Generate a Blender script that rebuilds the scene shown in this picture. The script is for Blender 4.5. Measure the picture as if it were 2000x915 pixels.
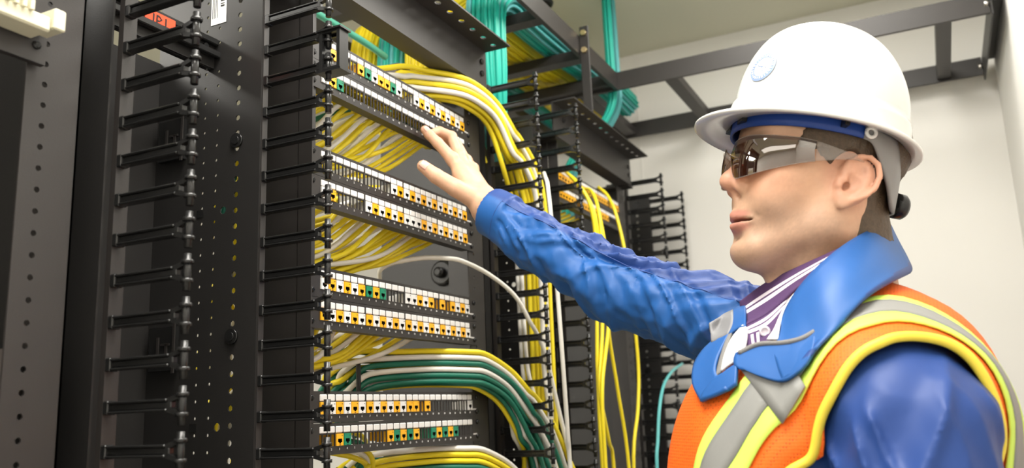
import bpy, bmesh, math, random
import numpy as np
from mathutils import Vector, Matrix

# ------------------------------------------------------------------ camera, world, light, exposure
S = bpy.context.scene
COL = S.collection
for o in list(bpy.data.objects): bpy.data.objects.remove(o)
CAM = np.array([-0.987, -0.784, 1.307])
RC = np.array([[0.444, -0.895, -0.039], [0.165, 0.125, -0.978], [0.881, 0.428, 0.203]])   # rows: right, down, forward
_u, _s, _v = np.linalg.svd(RC); RC = _u @ _v
FPX = 1686.8
cd = bpy.data.cameras.new('camera'); cam = bpy.data.objects.new('camera', cd); COL.objects.link(cam)
cam.matrix_world = Matrix([[RC[0][i], -RC[1][i], -RC[2][i], CAM[i]] for i in range(3)] + [[0, 0, 0, 1]])
cd.sensor_width = 36.0; cd.lens = 36.0 * FPX / 2000.0; cd.clip_start = 0.02
cd.dof.use_dof = True; cd.dof.focus_distance = 1.19; cd.dof.aperture_fstop = 4.8
S.camera = cam

w = bpy.data.worlds.new('world'); S.world = w; w.use_nodes = True
w.node_tree.nodes['Background'].inputs[0].default_value = (1.0, 0.97, 0.92, 1)
w.node_tree.nodes['Background'].inputs[1].default_value = 0.0
S.view_settings.view_transform = 'Standard'; S.view_settings.look = 'None'
S.view_settings.gamma = 1.0; S.view_settings.use_curve_mapping = False
S.view_settings.exposure = 0.55

XW, YF, YB, XL, ZC = 1.765, -1.026, 1.75, -2.6, 2.52      # room: right wall, front wall, back wall, left wall, ceiling
# the room's recessed ceiling lights, all outside the picture: (name, label, x, y, length x, width y, watts)
TROFFERS = [('ceiling_light_aisle_offscreen', 'recessed ceiling light panel above the front of the rack aisle', -0.52, -0.40, 1.00, 0.50, 24),
            ('ceiling_light_worker_offscreen', 'recessed ceiling light panel above the worker', 0.78, -0.58, 0.70, 0.50, 9),
            ('ceiling_light_side_offscreen', 'recessed ceiling light panel near the left wall of the aisle', -1.9, -0.35, 0.55, 1.15, 2),
            ('ceiling_light_rear_offscreen', 'recessed ceiling light panel by the back left corner behind the racks', -1.5, 1.0, 1.15, .55, 45)]

random.seed(7)
# ------------------------------------------------------------------ helpers
def px(u, v, ax, val):
    d = RC.T @ np.array([(u - 1000) / FPX, (v - 457.5) / FPX, 1.0]); i = 'xyz'.index(ax)
    return CAM + d * ((val - CAM[i]) / d[i])
def pd(u, v, D):
    return CAM + RC.T @ np.array([(u - 1000) / FPX, (v - 457.5) / FPX, 1.0]) * D

def lerp(a, b, t): return a + (b - a)*t

MATS = {}
def mat(name, col, rough=0.5, metal=0.0, spec=0.5, noise=0.0, nscale=40.0, bump=0.0, bscale=300.0, coat=0.0, sss=0.0, alpha=1.0, trans=0.0, emis=0.0, sheen=0.0, ior=1.45):
    m = bpy.data.materials.new(name); m.use_nodes = True; MATS[name] = m
    nt = m.node_tree; b = nt.nodes['Principled BSDF']
    c = tuple(col) + (1,)
    b.inputs['Base Color'].default_value = c; b.inputs['Roughness'].default_value = rough
    b.inputs['Metallic'].default_value = metal; b.inputs['Specular IOR Level'].default_value = spec
    b.inputs['Coat Weight'].default_value = coat; b.inputs['Alpha'].default_value = alpha
    b.inputs['Transmission Weight'].default_value = trans; b.inputs['IOR'].default_value = ior
    b.inputs['Sheen Weight'].default_value = sheen
    if sss:
        b.inputs['Subsurface Weight'].default_value = sss
        b.inputs['Subsurface Radius'].default_value = (0.012, 0.005, 0.003); b.inputs['Subsurface Scale'].default_value = 0.6
    if emis:
        b.inputs['Emission Color'].default_value = c; b.inputs['Emission Strength'].default_value = emis
    if noise or bump:
        tc = nt.nodes.new('ShaderNodeTexCoord')
    if noise:
        n = nt.nodes.new('ShaderNodeTexNoise'); n.inputs['Scale'].default_value = nscale; n.inputs['Detail'].default_value = 6
        nt.links.new(tc.outputs['Object'], n.inputs['Vector'])
        mx = nt.nodes.new('ShaderNodeMix'); mx.data_type = 'RGBA'
        mx.inputs[6].default_value = tuple(x * (1 - noise) for x in col) + (1,)
        mx.inputs[7].default_value = tuple(min(1, x * (1 + noise)) for x in col) + (1,)
        nt.links.new(n.outputs['Fac'], mx.inputs[0]); nt.links.new(mx.outputs[2], b.inputs['Base Color'])
    if bump:
        n2 = nt.nodes.new('ShaderNodeTexNoise'); n2.inputs['Scale'].default_value = bscale; n2.inputs['Detail'].default_value = 4
        nt.links.new(tc.outputs['Object'], n2.inputs['Vector'])
        bp = nt.nodes.new('ShaderNodeBump'); bp.inputs['Strength'].default_value = bump; bp.inputs['Distance'].default_value = 0.002
        nt.links.new(n2.outputs['Fac'], bp.inputs['Height']); nt.links.new(bp.outputs['Normal'], b.inputs['Normal'])
    return m

M_WALL = mat('wall_paint', (0.80, 0.785, 0.75), 0.85, noise=0.02, nscale=2.0, bump=0.06, bscale=160)
M_CEIL = mat('ceiling_paint', (0.66, 0.65, 0.53), 0.9, noise=0.03, nscale=3.0, bump=0.1, bscale=90)
M_FLOOR = mat('floor_vinyl', (0.42, 0.40, 0.36), 0.35, noise=0.12, nscale=6.0)
M_RACK = mat('black_powder_coat', (0.019, 0.018, 0.0175), 0.42, noise=0.10, nscale=14.0, bump=0.10, bscale=900)
M_RACKB = mat('brown_black_powder_coat', (0.025, 0.022, 0.0208), 0.45, noise=0.08, nscale=10.0, bump=0.10, bscale=900)
M_PLAS = mat('black_gloss_plastic', (0.012, 0.012, 0.012), 0.27, noise=0.1, nscale=60)
M_PANEL = mat('panel_black', (0.024, 0.021, 0.020), 0.40, noise=0.08, nscale=60)
M_WHITE = mat('white_plastic', (0.74, 0.73, 0.71), 0.4)
M_PAPER = mat('label_paper', (0.70, 0.69, 0.675), 0.55, noise=0.03, nscale=500)
M_YJACK = mat('amber_jack_plastic', (0.86, 0.42, 0.010), 0.35)
M_GJACK = mat('green_jack_plastic', (0.004, 0.20, 0.105), 0.35)
M_DARK = mat('socket_black', (0.006, 0.006, 0.006), 0.5)
M_STEEL = mat('zinc_steel', (0.55, 0.53, 0.50), 0.3, metal=1.0)
M_BRASS = mat('yellow_zinc', (0.62, 0.50, 0.28), 0.3, metal=1.0)
M_SCREW = mat('black_screw', (0.03, 0.03, 0.03), 0.25, metal=0.6)
M_CY = mat('yellow_cable', (0.82, 0.66, 0.020), 0.38, noise=0.06, nscale=9)
M_CW = mat('white_cable', (0.74, 0.72, 0.66), 0.38, noise=0.04, nscale=9)
M_CG = mat('green_cable', (0.008, 0.135, 0.085), 0.38, noise=0.1, nscale=9)
M_CT = mat('teal_cable', (0.015, 0.42, 0.33), 0.38, noise=0.1, nscale=9)
M_CC = mat('cyan_cable', (0.10, 0.42, 0.43), 0.38, noise=0.08, nscale=9)
M_CP = mat('purple_cable', (0.16, 0.10, 0.24), 0.4)
M_CGR = mat('grey_conduit', (0.32, 0.32, 0.30), 0.5)
M_CREAM = mat('cream_plastic', (0.62, 0.59, 0.44), 0.5, noise=0.05, nscale=60)
M_RED = mat('red_tape', (0.80, 0.075, 0.025), 0.5)
M_INK = mat('black_ink', (0.01, 0.01, 0.01), 0.6)
M_GREYBOX = mat('grey_brown_enamel', (0.085, 0.072, 0.068), 0.5, noise=0.08, nscale=30)

class MB:
    def __init__(s): s.v = []; s.f = []; s.m = []; s.sm = []
    def add(s, vs, fs, m=0, smooth=False):
        n = len(s.v); s.v += [tuple(map(float, p)) for p in vs]
        for f in fs: s.f.append(tuple(i + n for i in f)); s.m.append(m); s.sm.append(smooth)
    def box(s, x0, x1, y0, y1, z0, z1, m=0):
        s.add([(x0,y0,z0),(x1,y0,z0),(x1,y1,z0),(x0,y1,z0),(x0,y0,z1),(x1,y0,z1),(x1,y1,z1),(x0,y1,z1)],
              [(0,3,2,1),(4,5,6,7),(0,1,5,4),(1,2,6,5),(2,3,7,6),(3,0,4,7)], m)
    def cbox(s, x0, x1, y0, y1, z0, z1, c=0.001, m=0):          # chamfered box
        bm = bmesh.new(); bmesh.ops.create_cube(bm, size=1)
        for v in bm.verts: v.co = Vector(((x0+x1)/2 + v.co.x*(x1-x0), (y0+y1)/2 + v.co.y*(y1-y0), (z0+z1)/2 + v.co.z*(z1-z0)))
        bmesh.ops.bevel(bm, geom=bm.edges[:], offset=c, segments=1, affect='EDGES')
        bm.verts.ensure_lookup_table(); bm.verts.index_update()
        s.add([v.co[:] for v in bm.verts], [[v.index for v in f.verts] for f in bm.faces], m); bm.free()
    def obox(s, p0, p1, w, h, up=(0,0,1), m=0):                  # bar from p0 to p1, width w (sideways), height h (along up)
        p0 = np.array(p0, float); p1 = np.array(p1, float); t = p1-p0; t /= np.linalg.norm(t)
        up = np.array(up, float); sd = np.cross(t, up); sd /= np.linalg.norm(sd); up = np.cross(sd, t)
        vs = [p + sd*a*w/2 + up*b*h/2 for p in (p0, p1) for a, b in ((-1,-1),(1,-1),(1,1),(-1,1))]
        s.add(vs, [(0,1,2,3)[::-1],(4,5,6,7),(0,1,5,4),(1,2,6,5),(2,3,7,6),(3,0,4,7)], m)
    def tube(s, pts, r, n=8, m=0, caps=True, smooth=True):
        pts = np.array(pts, float); K = len(pts)
        rr = np.full(K, r) if np.isscalar(r) else np.array(r)
        T = np.gradient(pts, axis=0); T /= np.linalg.norm(T, axis=1)[:, None] + 1e-12
        a = np.array([0, 0, 1.0]) if abs(T[0][2]) < 0.9 else np.array([1.0, 0, 0])
        N = np.cross(T[0], a); N /= np.linalg.norm(N); vs = []
        for k in range(K):
            N = N - T[k] * (N @ T[k]); N /= np.linalg.norm(N); B = np.cross(T[k], N)
            for j in range(n):
                q = 2*math.pi*j/n; vs.append(pts[k] + rr[k]*(math.cos(q)*N + math.sin(q)*B))
        fs = [(k*n+j, k*n+(j+1) % n, (k+1)*n+(j+1) % n, (k+1)*n+j) for k in range(K-1) for j in range(n)]
        s.add(vs, fs, m, smooth)
        if caps: 
            b = len(s.v) - K*n
            s.f.append(tuple(b+j for j in range(n))[::-1]); s.m.append(m); s.sm.append(False)
            s.f.append(tuple(b+(K-1)*n+j for j in range(n))); s.m.append(m); s.sm.append(False)
    def cyl(s, p0, p1, r, n=12, m=0): s.tube([p0, p1], r, n, m)
    def mesh(s, name, mats):
        me = bpy.data.meshes.new(name); me.from_pydata(s.v, [], s.f)
        for k in (mats if isinstance(mats, (list, tuple)) else [mats]): me.materials.append(k)
        me.polygons.foreach_set('material_index', s.m); me.polygons.foreach_set('use_smooth', s.sm); me.update()
        return me
    def build(s, name, mats, parent=None, loc=None): return link(name, s.mesh(name, mats), parent, loc)

def link(name, me, parent=None, loc=None, rot=None):
    o = bpy.data.objects.new(name, me); COL.objects.link(o)
    if parent: o.parent = parent
    if loc is not None: o.location = loc
    if rot is not None: o.rotation_euler = rot
    return o
def tag(o, label=None, cat=None, group=None, kind=None):
    if label: o['label'] = label
    if cat: o['category'] = cat
    if group: o['group'] = group
    if kind: o['kind'] = kind
    return o
def thing(name, label, cat, loc=(0,0,0), group=None):
    o = bpy.data.objects.new(name, None); COL.objects.link(o); o.location = loc; o.empty_display_size = 0.05
    return tag(o, label, cat, group)
def struct(o): o['kind'] = 'structure'; return o
def spline(ctrl, n=8):                                             # Catmull-Rom through control points
    P = [np.array(p, float) for p in ctrl]; P = [2*P[0]-P[1]] + P + [2*P[-1]-P[-2]]; out = []
    for i in range(1, len(P)-2):
        for k in range(n):
            t = k/n
            out.append(0.5*((2*P[i]) + (P[i+1]-P[i-1])*t + (2*P[i-1]-5*P[i]+4*P[i+1]-P[i+2])*t*t + (3*P[i]-P[i-1]-3*P[i+1]+P[i+2])*t**3))
    out.append(P[-2]); return np.array(out)
def text_mesh(txt, size, m, name='lettering', depth=0.0002, shear=0.0):
    cu = bpy.data.curves.new(name, 'FONT'); cu.body = txt; cu.size = size; cu.extrude = depth; cu.resolution_u = 1; cu.shear = shear
    cu.align_x = 'CENTER'; cu.align_y = 'CENTER'
    o = bpy.data.objects.new(name, cu); COL.objects.link(o)
    dg = bpy.context.evaluated_depsgraph_get(); me = bpy.data.meshes.new_from_object(o.evaluated_get(dg))
    bpy.data.objects.remove(o); me.materials.clear(); me.materials.append(m); return me
def holed_plate(mb, o, ux, uz, nrm, a0, a1, b0, b1, th, holes, m=0, hm=None):
    """plate spanning a0..a1 along ux and b0..b1 along uz from point o, thickness th along -nrm, real round through holes.
    holes: list of (a, b, ra, rb); holes of a column must not overlap. Column-by-column tiling."""
    o = np.array(o, float); ux = np.array(ux, float); uz = np.array(uz, float); nrm = np.array(nrm, float)
    def P(a, b, d=0): return o + ux*a + uz*b - nrm*d
    def quad(p, q, r, t, d, flip):
        vs = [P(*p, d), P(*q, d), P(*r, d), P(*t, d)]; mb.add(vs, [(0,1,2,3) if not flip else (3,2,1,0)], m)
    cols = sorted(set((h[0], h[2]) for h in holes)); edges = []
    cur = a0
    for a, ra in cols:
        lo, hi = a - ra*1.25, a + ra*1.25
        edges.append((cur, lo, None)); edges.append((lo, hi, (a, ra))); cur = hi
    edges.append((cur, a1, None))
    for lo, hi, c in edges:
        if hi - lo < 1e-6: continue
        if c is None:
            for d, fl in ((0, False), (th, True)): quad((lo,b0),(hi,b0),(hi,b1),(lo,b1), d, fl)
            continue
        hs = sorted([h for h in holes if (h[0], h[2]) == c], key=lambda h: h[1]); cb = b0
        for (a, b, ra, rb) in hs:
            l2, h2 = b - rb*1.25, b + rb*1.25
            for d, fl in ((0, False), (th, True)): quad((lo,cb),(hi,cb),(hi,l2),(lo,l2), d, fl)
            ring = []
            for k in range(8):
                q = math.pi/8 + k*math.pi/4; ring.append((a + ra*math.cos(q), b + rb*math.sin(q)))
            cor = [(hi, h2), (lo, h2), (lo, l2), (hi, l2)]
            for d, fl in ((0, False), (th, True)):
                vs = [P(*p, d) for p in ring] + [P(*p, d) for p in cor]
                fs = [(8,9,1+0,0+0)]
                # ring verts 0,1 upper right/.. ; connect each corner to its two ring verts and each side to neighbours
                fs = [(8,1,0)[::1], (9,3,2), (10,5,4), (11,7,6), (8,9,2,1), (9,10,4,3), (10,11,6,5), (11,8,0,7)]
                mb.add(vs, [f if not fl else f[::-1] for f in fs], m)
            vs = [P(*p, 0) for p in ring] + [P(*p, th) for p in ring]
            mb.add(vs, [(k, (k+1) % 8, 8+(k+1) % 8, 8+k) for k in range(8)], m)
            cb = h2
        for d, fl in ((0, False), (th, True)): quad((lo,cb),(hi,cb),(hi,b1),(lo,b1), d, fl)
    # rim
    for (p, q) in (((a0,b0),(a1,b0)), ((a1,b0),(a1,b1)), ((a1,b1),(a0,b1)), ((a0,b1),(a0,b0))):
        mb.add([P(*p,0), P(*p,th), P(*q,th), P(*q,0)], [(0,1,2,3)], m)

# ------------------------------------------------------------------ the room
def slab(name, *b, m): mb = MB(); mb.box(*b); return struct(mb.build(name, m))
slab('floor', XL-.1, XW+.1, YF-.1, YB+.1, -0.1, 0, m=M_FLOOR)
slab('wall_right', XW, XW+.1, YF-.1, YB+.1, 0, ZC+.1, m=M_WALL)
slab('wall_front', XL, XW, YF-.1, YF, 0, ZC+.1, m=M_WALL)
slab('wall_back', XL, XW, YB, YB+.1, 0, ZC+.1, m=M_WALL)
slab('wall_left', XL-.1, XL, YF-.1, YB+.1, 0, ZC+.1, m=M_WALL)
slab('ceiling', XL-.1, XW, YF, YB, ZC, ZC+.1, m=M_CEIL)
mb = MB(); mb.box(XW-.012, XW, YF+.0, YB, 0, .10); struct(mb.build('baseboard_right', M_GREYBOX))
mb = MB(); mb.box(XW-.003, XW, .047, .053, .10, ZC); struct(mb.build('trim_1', M_WALL))
M_DIFF = mat('light_diffuser', (1.0, 0.96, 0.88), 0.6, emis=1.6)
for nm, lb, x, y, lx, ly, wt in TROFFERS:
    t = thing(nm, lb, 'ceiling light', (x, y, ZC), 'ceiling lights')
    mb = MB()
    for a, b, c, d in ((-lx/2-.02, lx/2+.02, -ly/2-.02, -ly/2), (-lx/2-.02, lx/2+.02, ly/2, ly/2+.02), (-lx/2-.02, -lx/2, -ly/2, ly/2), (lx/2, lx/2+.02, -ly/2, ly/2)): mb.box(a, b, c, d, -.012, 0)
    mb.build('frame', M_WHITE, t)
    mb = MB(); mb.box(-lx/2, lx/2, -ly/2, ly/2, -.006, -.002); mb.build(nm.replace('ceiling_light', 'diffuser'), M_DIFF, t)
    ld = bpy.data.lights.new(nm.replace('ceiling_light', 'troffer'), 'AREA'); ld.shape = 'RECTANGLE'; ld.size = lx; ld.size_y = ly; ld.energy = wt; ld.color = (1.0, 0.965, 0.90)
    lo = bpy.data.objects.new(nm.replace('ceiling_light', 'troffer'), ld); COL.objects.link(lo); lo.parent = t; lo.location = (0, 0, -.014)

# ------------------------------------------------------------------ racks
PER = 0.905; ZT = 2.03
RACKS = {'A': -PER, 'B': 0.0, 'C': PER}
def hole_col(z0, z1, a, ra):
    return [(a, z, ra, ra) for z in np.arange(z0, z1, 0.0222)]
def post(parent, side, dx):
    mb = MB()
    if side < 0:
        xw = -0.048; fx0, fx1 = -0.048, -0.017
    else:
        xw = 0.500; fx0, fx1 = 0.438, 0.500
    # web with a fine seam, front flange with screw holes, rear flange
    mb.box(xw-.0025, xw, .008, .082, 0, ZT-.085)
    mb.box(xw-.0025, xw, -.018, .006, 0, ZT-.085) if side < 0 else mb.box(xw-.0025, xw, .003, .008, 0, ZT-.085)
    hx = -.0265 - fx0 if side < 0 else .0205
    holed_plate(mb, (fx0, 0.003, 0), (1,0,0), (0,0,1), (0,-1,0), 0, fx1-fx0, 0, ZT-.085, .0025, hole_col(.9, ZT-.1, hx, .0032))
    mb.box(min(xw, fx1), max(xw, fx1) if side < 0 else fx1, .079, .082, 0, ZT-.085)
    return mb.build('post', M_RACKB, parent)
def make_rack(key, label):
    t = thing('equipment_rack', label, 'rack', (RACKS[key], 0, 0), 'open equipment racks in a row')
    post(t, -1, 0); post(t, 1, 0)
    # top beam: web, punched front flange, rear bottom flange
    L0, L1 = -0.093, 0.475
    mb = MB(); mb.box(L0, L1, -.030, -.0265, ZT-.082, ZT); mb.box(L0, L1, -.0265, .012, ZT-.082, ZT-.079)
    holed_plate(mb, (L0, -.086, ZT), (1,0,0), (0,1,0), (0,0,1), 0, L1-L0, 0, .058, .003, [(a, .026, .0075, .0055) for a in np.arange(.035, L1-L0-.02, .0425)])
    mb.build('top_beam', M_RACKB, t)
    for x in (-.075, .455):
        mb = MB(); mb.box(x, x+.045, -.0265, .082, ZT-.085, ZT-.0795); mb.build('top_bracket', M_RACKB, t)
    for x0, x1 in ((-.048, .52),):
        mb = MB(); mb.box(x0, x1, -.20, -.0, 0, .006); mb.box(x0, x1, -.0, .006, 0, .09); mb.box(x0, x1, .082, .088, 0, .09); mb.box(x0, x1, .088, .28, 0, .006); mb.build('base_angle', M_RACKB, t)
    for z in (ZT-.03, ZT-.055):
        for x in (.455, -.03):
            mb = MB(); mb.cyl((x, -.0335, z), (x, -.030, z), .006, 6); mb.build('bolt', M_SCREW, t)
    return t
rackA = make_rack('A', 'black open rack holding the cream wiring block and the vented grey enclosure')
rackB = make_rack('B', 'black open rack carrying eight patch panels that the worker reaches into')
rackC = make_rack('C', 'black open rack behind the blue jacket sleeve, against the far wall')

# ------------------------------------------------------------------ vertical cable managers
def finger_mesh():
    mb = MB()
    # arm along -y from 0 to -0.083: shallow channel with raised rims, tapering up to the rod fork
    mb.cbox(-.0035, .0035, -.095, .0, -.0055, .0015, .001)
    mb.cbox(-.0055, .0055, -.090, .0, .0015, .0045, .001)
    mb.cbox(-.0055, .0055, -.090, .0, -.0085, -.0055, .001)
    mb.cbox(-.0058, .0058, -.006, .003, -.0092, .0055, .0012)
    for sg in (1, -1):                                              # fork to the rod
        mb.obox((0, -.089, sg*.0042-.002), (0, -.107, sg*.0090-.002), .0065, .0050)
    mb.tube([(0, -.107, -.0225), (0, -.107, .0165)], .0042, 8)
    for z in (.0080, -.0120):
        mb.tube([(0, -.107, z-.002), (0, -.107, z+.002)], .0066, 8)
    return mb.mesh('finger', M_PLAS)
FINGER = finger_mesh()
def make_manager(x0, x1, label, zl, zr, pl_, pr_, ztop, deep_top, deep_y=.285):
    """vertical manager between finger planes x0 and x1; zl/zr a finger height for each column, pl_/pr_ pitch"""
    t = thing('vertical_cable_manager', label, 'cable manager', (x0, 0, 0), 'vertical cable managers between the racks')
    W = x1 - x0
    # side plates
    mb = MB(); mb.box(-.014, -.0115, .022, .075, .02, ztop); mb.box(-.014, -.0115, .075, deep_y, .02, deep_top); mb.build('side_plate', M_RACK, t)
    mb = MB()
    hs = hole_col(.95, ztop-.05, .0415, .0042) + [(a, z+.011, .0024, .0024) for a in (.080, .104) for z in np.arange(.95, ztop-.05, .0222)] + [(.064, z, .0058, .0058) for z in (1.304, 1.597)]
    holed_plate(mb, (W-.008, .015, 0), (0,1,0), (0,0,1), (-1,0,0), 0, .20, .02, ztop, .002, hs)
    mb.build('side_plate', M_RACK, t)
    mb = MB(); mb.box(-.0115, W-.008, .213, .2155, .02, min(ztop, 1.842)); mb.build('back_panel', M_RACK, t)
    # finger strips with clip slots
    for xs, ww in ((0, .014), (W, .006)):
        mb = MB(); mb.box(xs-.006, xs-.006+ww+.004, .013, .021, .02, ztop)
        mb.build('finger_strip', M_RACKB, t)
    for xs, zz, pp in ((0, zl, pl_), (W, zr, pr_)):
        k0 = int((zz - .12) / pp); z = zz - k0*pp
        while z < ztop + .005:
            link('finger', FINGER, t, (xs, .012, z)); z += pp
    for z in np.arange(.10, ztop, .272):
        mb = MB(); mb.cyl((W-.0115, .056, z+.233), (W-.008, .056, z+.233), .0105, 14); mb.cyl((W-.013, .056, z+.233), (W-.011, .056, z+.233), .006, 10); mb.build('hole_plug', M_PLAS, t)
    return t
MX0, MX1 = -.342, -.112
mgr1 = make_manager(MX0, MX1, 'vertical cable manager with black fingers beside the cream wiring block rack', 1.2855, 1.2705, .0452, .04587, 2.02, 2.02, .308)
mgr2 = make_manager(MX0+PER+.008, MX1+PER+.002, 'vertical cable manager filled with yellow and white cables between two racks', 1.2312, 1.2312, .0445, .0446, 1.998, 1.975)
mgr3 = make_manager(MX0+2*PER, MX1+2*PER, 'vertical cable manager with empty black fingers against the far wall', 1.267, 1.2664, .0445, .0441, 1.982, 1.95)

# ------------------------------------------------------------------ patch panels
PP = 0.017966; U = 0.04445
def port_x(i): return (i-1)*PP + ((i-1)//6)*0.12*PP
LAB = MB(); LAB.cbox(-.0078, .0078, -.0012, .001, -.0046, .0046, .0010); LAB = LAB.mesh('label_window', M_PAPER)
def jack_mesh(m, name):
    mb = MB()
    x, zt, zb = .0079, .0084, -.0084
    ox, ot, ob = .0047, .0012, -.0056       # socket opening
    yf, yb = -.0020, .020
    V = [(-x,yf,zb),(x,yf,zb),(x,yf,zt),(-x,yf,zt), (-ox,yf,ob+.002),(-.002,yf,ob+.002),(-.002,yf,ob),(.002,yf,ob),(.002,yf,ob+.002),(ox,yf,ob+.002),(ox,yf,ot),(-ox,yf,ot)]
    F = [(0,6,5,4),(0,1,7,6),(1,9,8,7),(1,2,10,9),(2,3,11,10),(3,0,4,11)]
    mb.add(V, F, 0)
    bk = [(a, .012, c) for a, _, c in V[4:]]
    mb.add(V[4:] + bk, [(k, (k+1) % 8, 8+(k+1) % 8, 8+k) for k in range(8)] + [tuple(range(8, 16))], 1)
    mb.add([(-x,yf,zb),(x,yf,zb),(x,yf,zt),(-x,yf,zt),(-x,yb,zb),(x,yb,zb),(x,yb,zt),(-x,yb,zt)], [(0,4,5,1),(1,5,6,2),(2,6,7,3),(3,7,4,0),(4,7,6,5)], 0)
    mb.box(-.0014, .0014, yf-.0004, yf, -.0078, -.0067, 1)          # latch mark
    mb.box(.0040, .0058, yf-.0003, yf, .0050, .0060, 1)
    mb.cbox(-.007, .007, .020, .034, -.007, .007, .001, 0)
    return mb.mesh(name, [m, M_DARK])
JACK = {'Y': jack_mesh(M_YJACK, 'jack'), 'W': jack_mesh(M_WHITE, 'jack'), 'G': jack_mesh(M_GJACK, 'jack')}
def screw_mesh():
    mb = MB(); mb.tube([(0, 0, 0), (0, -.002, 0), (0, -.0033, 0)], [.0046, .0044, .0025], 10)
    mb.box(-.003, .003, -.0036, -.0032, -.0005, .0005); mb.box(-.0005, .0005, -.0036, -.0032, -.003, .003)
    return mb.mesh('screw', M_SCREW)
SCREW = screw_mesh()
NUM = {}
def numerals_mesh(count=24):
    mb = MB()
    for i in range(1, count+1):
        if i not in NUM:
            me = text_mesh(str(i), .0044, M_PAPER); NUM[i] = ([v.co[:] for v in me.vertices], [tuple(p.vertices) for p in me.polygons])
        vs, fs = NUM[i]; mb.add([(a + port_x(i), -.0009 - c, b - .0273) for a, b, c in vs], fs)
    return mb.mesh('port_numbers', M_PAPER)
NUMS = numerals_mesh()
LOGO = MB()                                                         # small pale slanted mark, too small to read
for k, (a, wd) in enumerate(((-.0075, .0018), (-.0052, .0014), (-.0033, .0020), (-.0008, .0016), (.0013, .0012), (.0030, .0020), (.0056, .0018))):
    LOGO.add([(a, -.0014, 0), (a + wd, -.0014, 0), (a + wd + .0007, .0014, 0), (a + .0007, .0014, 0)], [(0, 1, 2, 3)])
LOGO = LOGO.mesh('maker_mark', M_PAPER)
def plate_mesh():
    mb = MB(); x0, x1 = -.036, .456; zt, zb = .0092, -.0347; y = .0014
    lt, lb, jt, jb = .0050, -.0049, -.0057, -.0230
    mb.box(x0, x1, 0, y, lt-.0004, zt); mb.box(x0, x1, 0, y, zb, jb); mb.box(-.0085, port_x(24)+.0085, 0, y, jt, lb)
    mb.box(x0, -.0083, 0, y, jb, lt-.0004); mb.box(port_x(24)+.0083, x1, 0, y, jb, lt-.0004)
    for i in range(1, 24):
        a, b = port_x(i)+.0081, port_x(i+1)-.0081; mb.box(a, b, -.0004, y, jb, lt)
    mb.box(-.0085, port_x(24)+.0085, y, .003, lb, lt)              # strip behind the labels
    mb.box(x0+.02, x1-.02, y, .007, zt-.0015, zt); mb.box(x0+.02, x1-.02, y, .018, zb, zb+.0015)   # stiffening returns
    return mb.mesh('face_plate', M_PANEL)
PLATE = plate_mesh()
DIV = MB(); DIV.box(-.0010, .0010, .0004, .002, -.0088, .0088); DIV.box(-.0079, .0079, .0004, .002, .0078, .0088); DIV = DIV.mesh('port_divider', M_PANEL)
def make_panel(x, z, lay, label, y=0.0, group='24-port patch panels in the middle rack', detail=True):
    t = thing('patch_bay', label, 'patch panel', (x, y, z), group)
    link('face_plate', PLATE, t)
    for i, c in enumerate(lay, 1):
        link('label_window', LAB, t, (port_x(i), 0, 0))
        if c in JACK: link('jack', JACK[c], t, (port_x(i), 0, -.01435))
        else: link('port_divider', DIV, t, (port_x(i), 0, -.01435))
    if detail:
        o = link('port_numbers', NUMS, t); o['label'] = 'small white printed port numbers'
        for sx in (-.0265, .4465):
            for sz in (.0, -.0255): link('screw', SCREW, t, (sx, 0, sz))
        o = link('maker_mark', LOGO, t, (port_x(24)+.0185, -.0003, -.0215), (math.radians(90), 0, 0)); o['label'] = 'small pale slanted printed mark'
        mb = MB(); mb.box(-.012, -.010, .0014, .04, -.033, .004); mb.build('end_bracket', M_PANEL, t)
    return t
LAYS = [('WYEEEYGWYYGWEEWYWYWYWYWY', 1.8735, 'topmost patch panel of the middle rack, mixed amber, green and white jacks'),
        ('WYGEEEEEEEEEEEEEEEEEEEEE', 1.8735-U, 'mostly empty patch panel touched by the worker\'s fingertips'),
        ('EEEEEEEEEEWYWYWYWYWYWYWY', 1.6940, 'patch panel with empty ports left and alternating jacks right, beneath the pointing hand'),
        ('WYEEEEWYWYWYWWWYWYWYWYWY', 1.6940-U, 'patch panel with four empty ports after its second jack, above the single white looping cable'),
        ('WYWYWYGYGEEEWWYWYEYEYWYW', 1.5145, 'patch panel with two green jacks among amber and white, below the single white looping cable'),
        ('YWYWYWYWYWYWYWYWYWYWYWYW', 1.5145-U, 'fully populated patch panel alternating amber and white jacks'),
        ('YWYWYWYWYWYWYYEYEEEEEEEW', 1.3385, 'patch panel with a lone white jack at its right end after empty ports'),
        ('EEYGEEEEEYGYGYEEGYGYGEEE', 1.3385-U, 'lowest patch panel with amber and green jacks between empty ports')]
for lay, z, lb in LAYS: make_panel(0, z, lay, lb)
# two panels of the far rack
for k, (z, lay) in enumerate(((1.885, 'YYYYYYEYYYYYEYYYYYYEYYYY'), (1.8405, 'YYYYYYEYYYYYEYYYYYYEEEEE'), (1.60, 'YWYWYWYWYWYWYWYWYWYWYWYW'))):
    make_panel(PER, z, lay, ['upper patch panel of amber jacks in the far rack behind the sleeve', 'lower patch panel of amber jacks in the far rack behind the sleeve', 'patch panel in the far rack hidden behind the raised arm'][k], group='patch panels in the far rack', detail=False)

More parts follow.
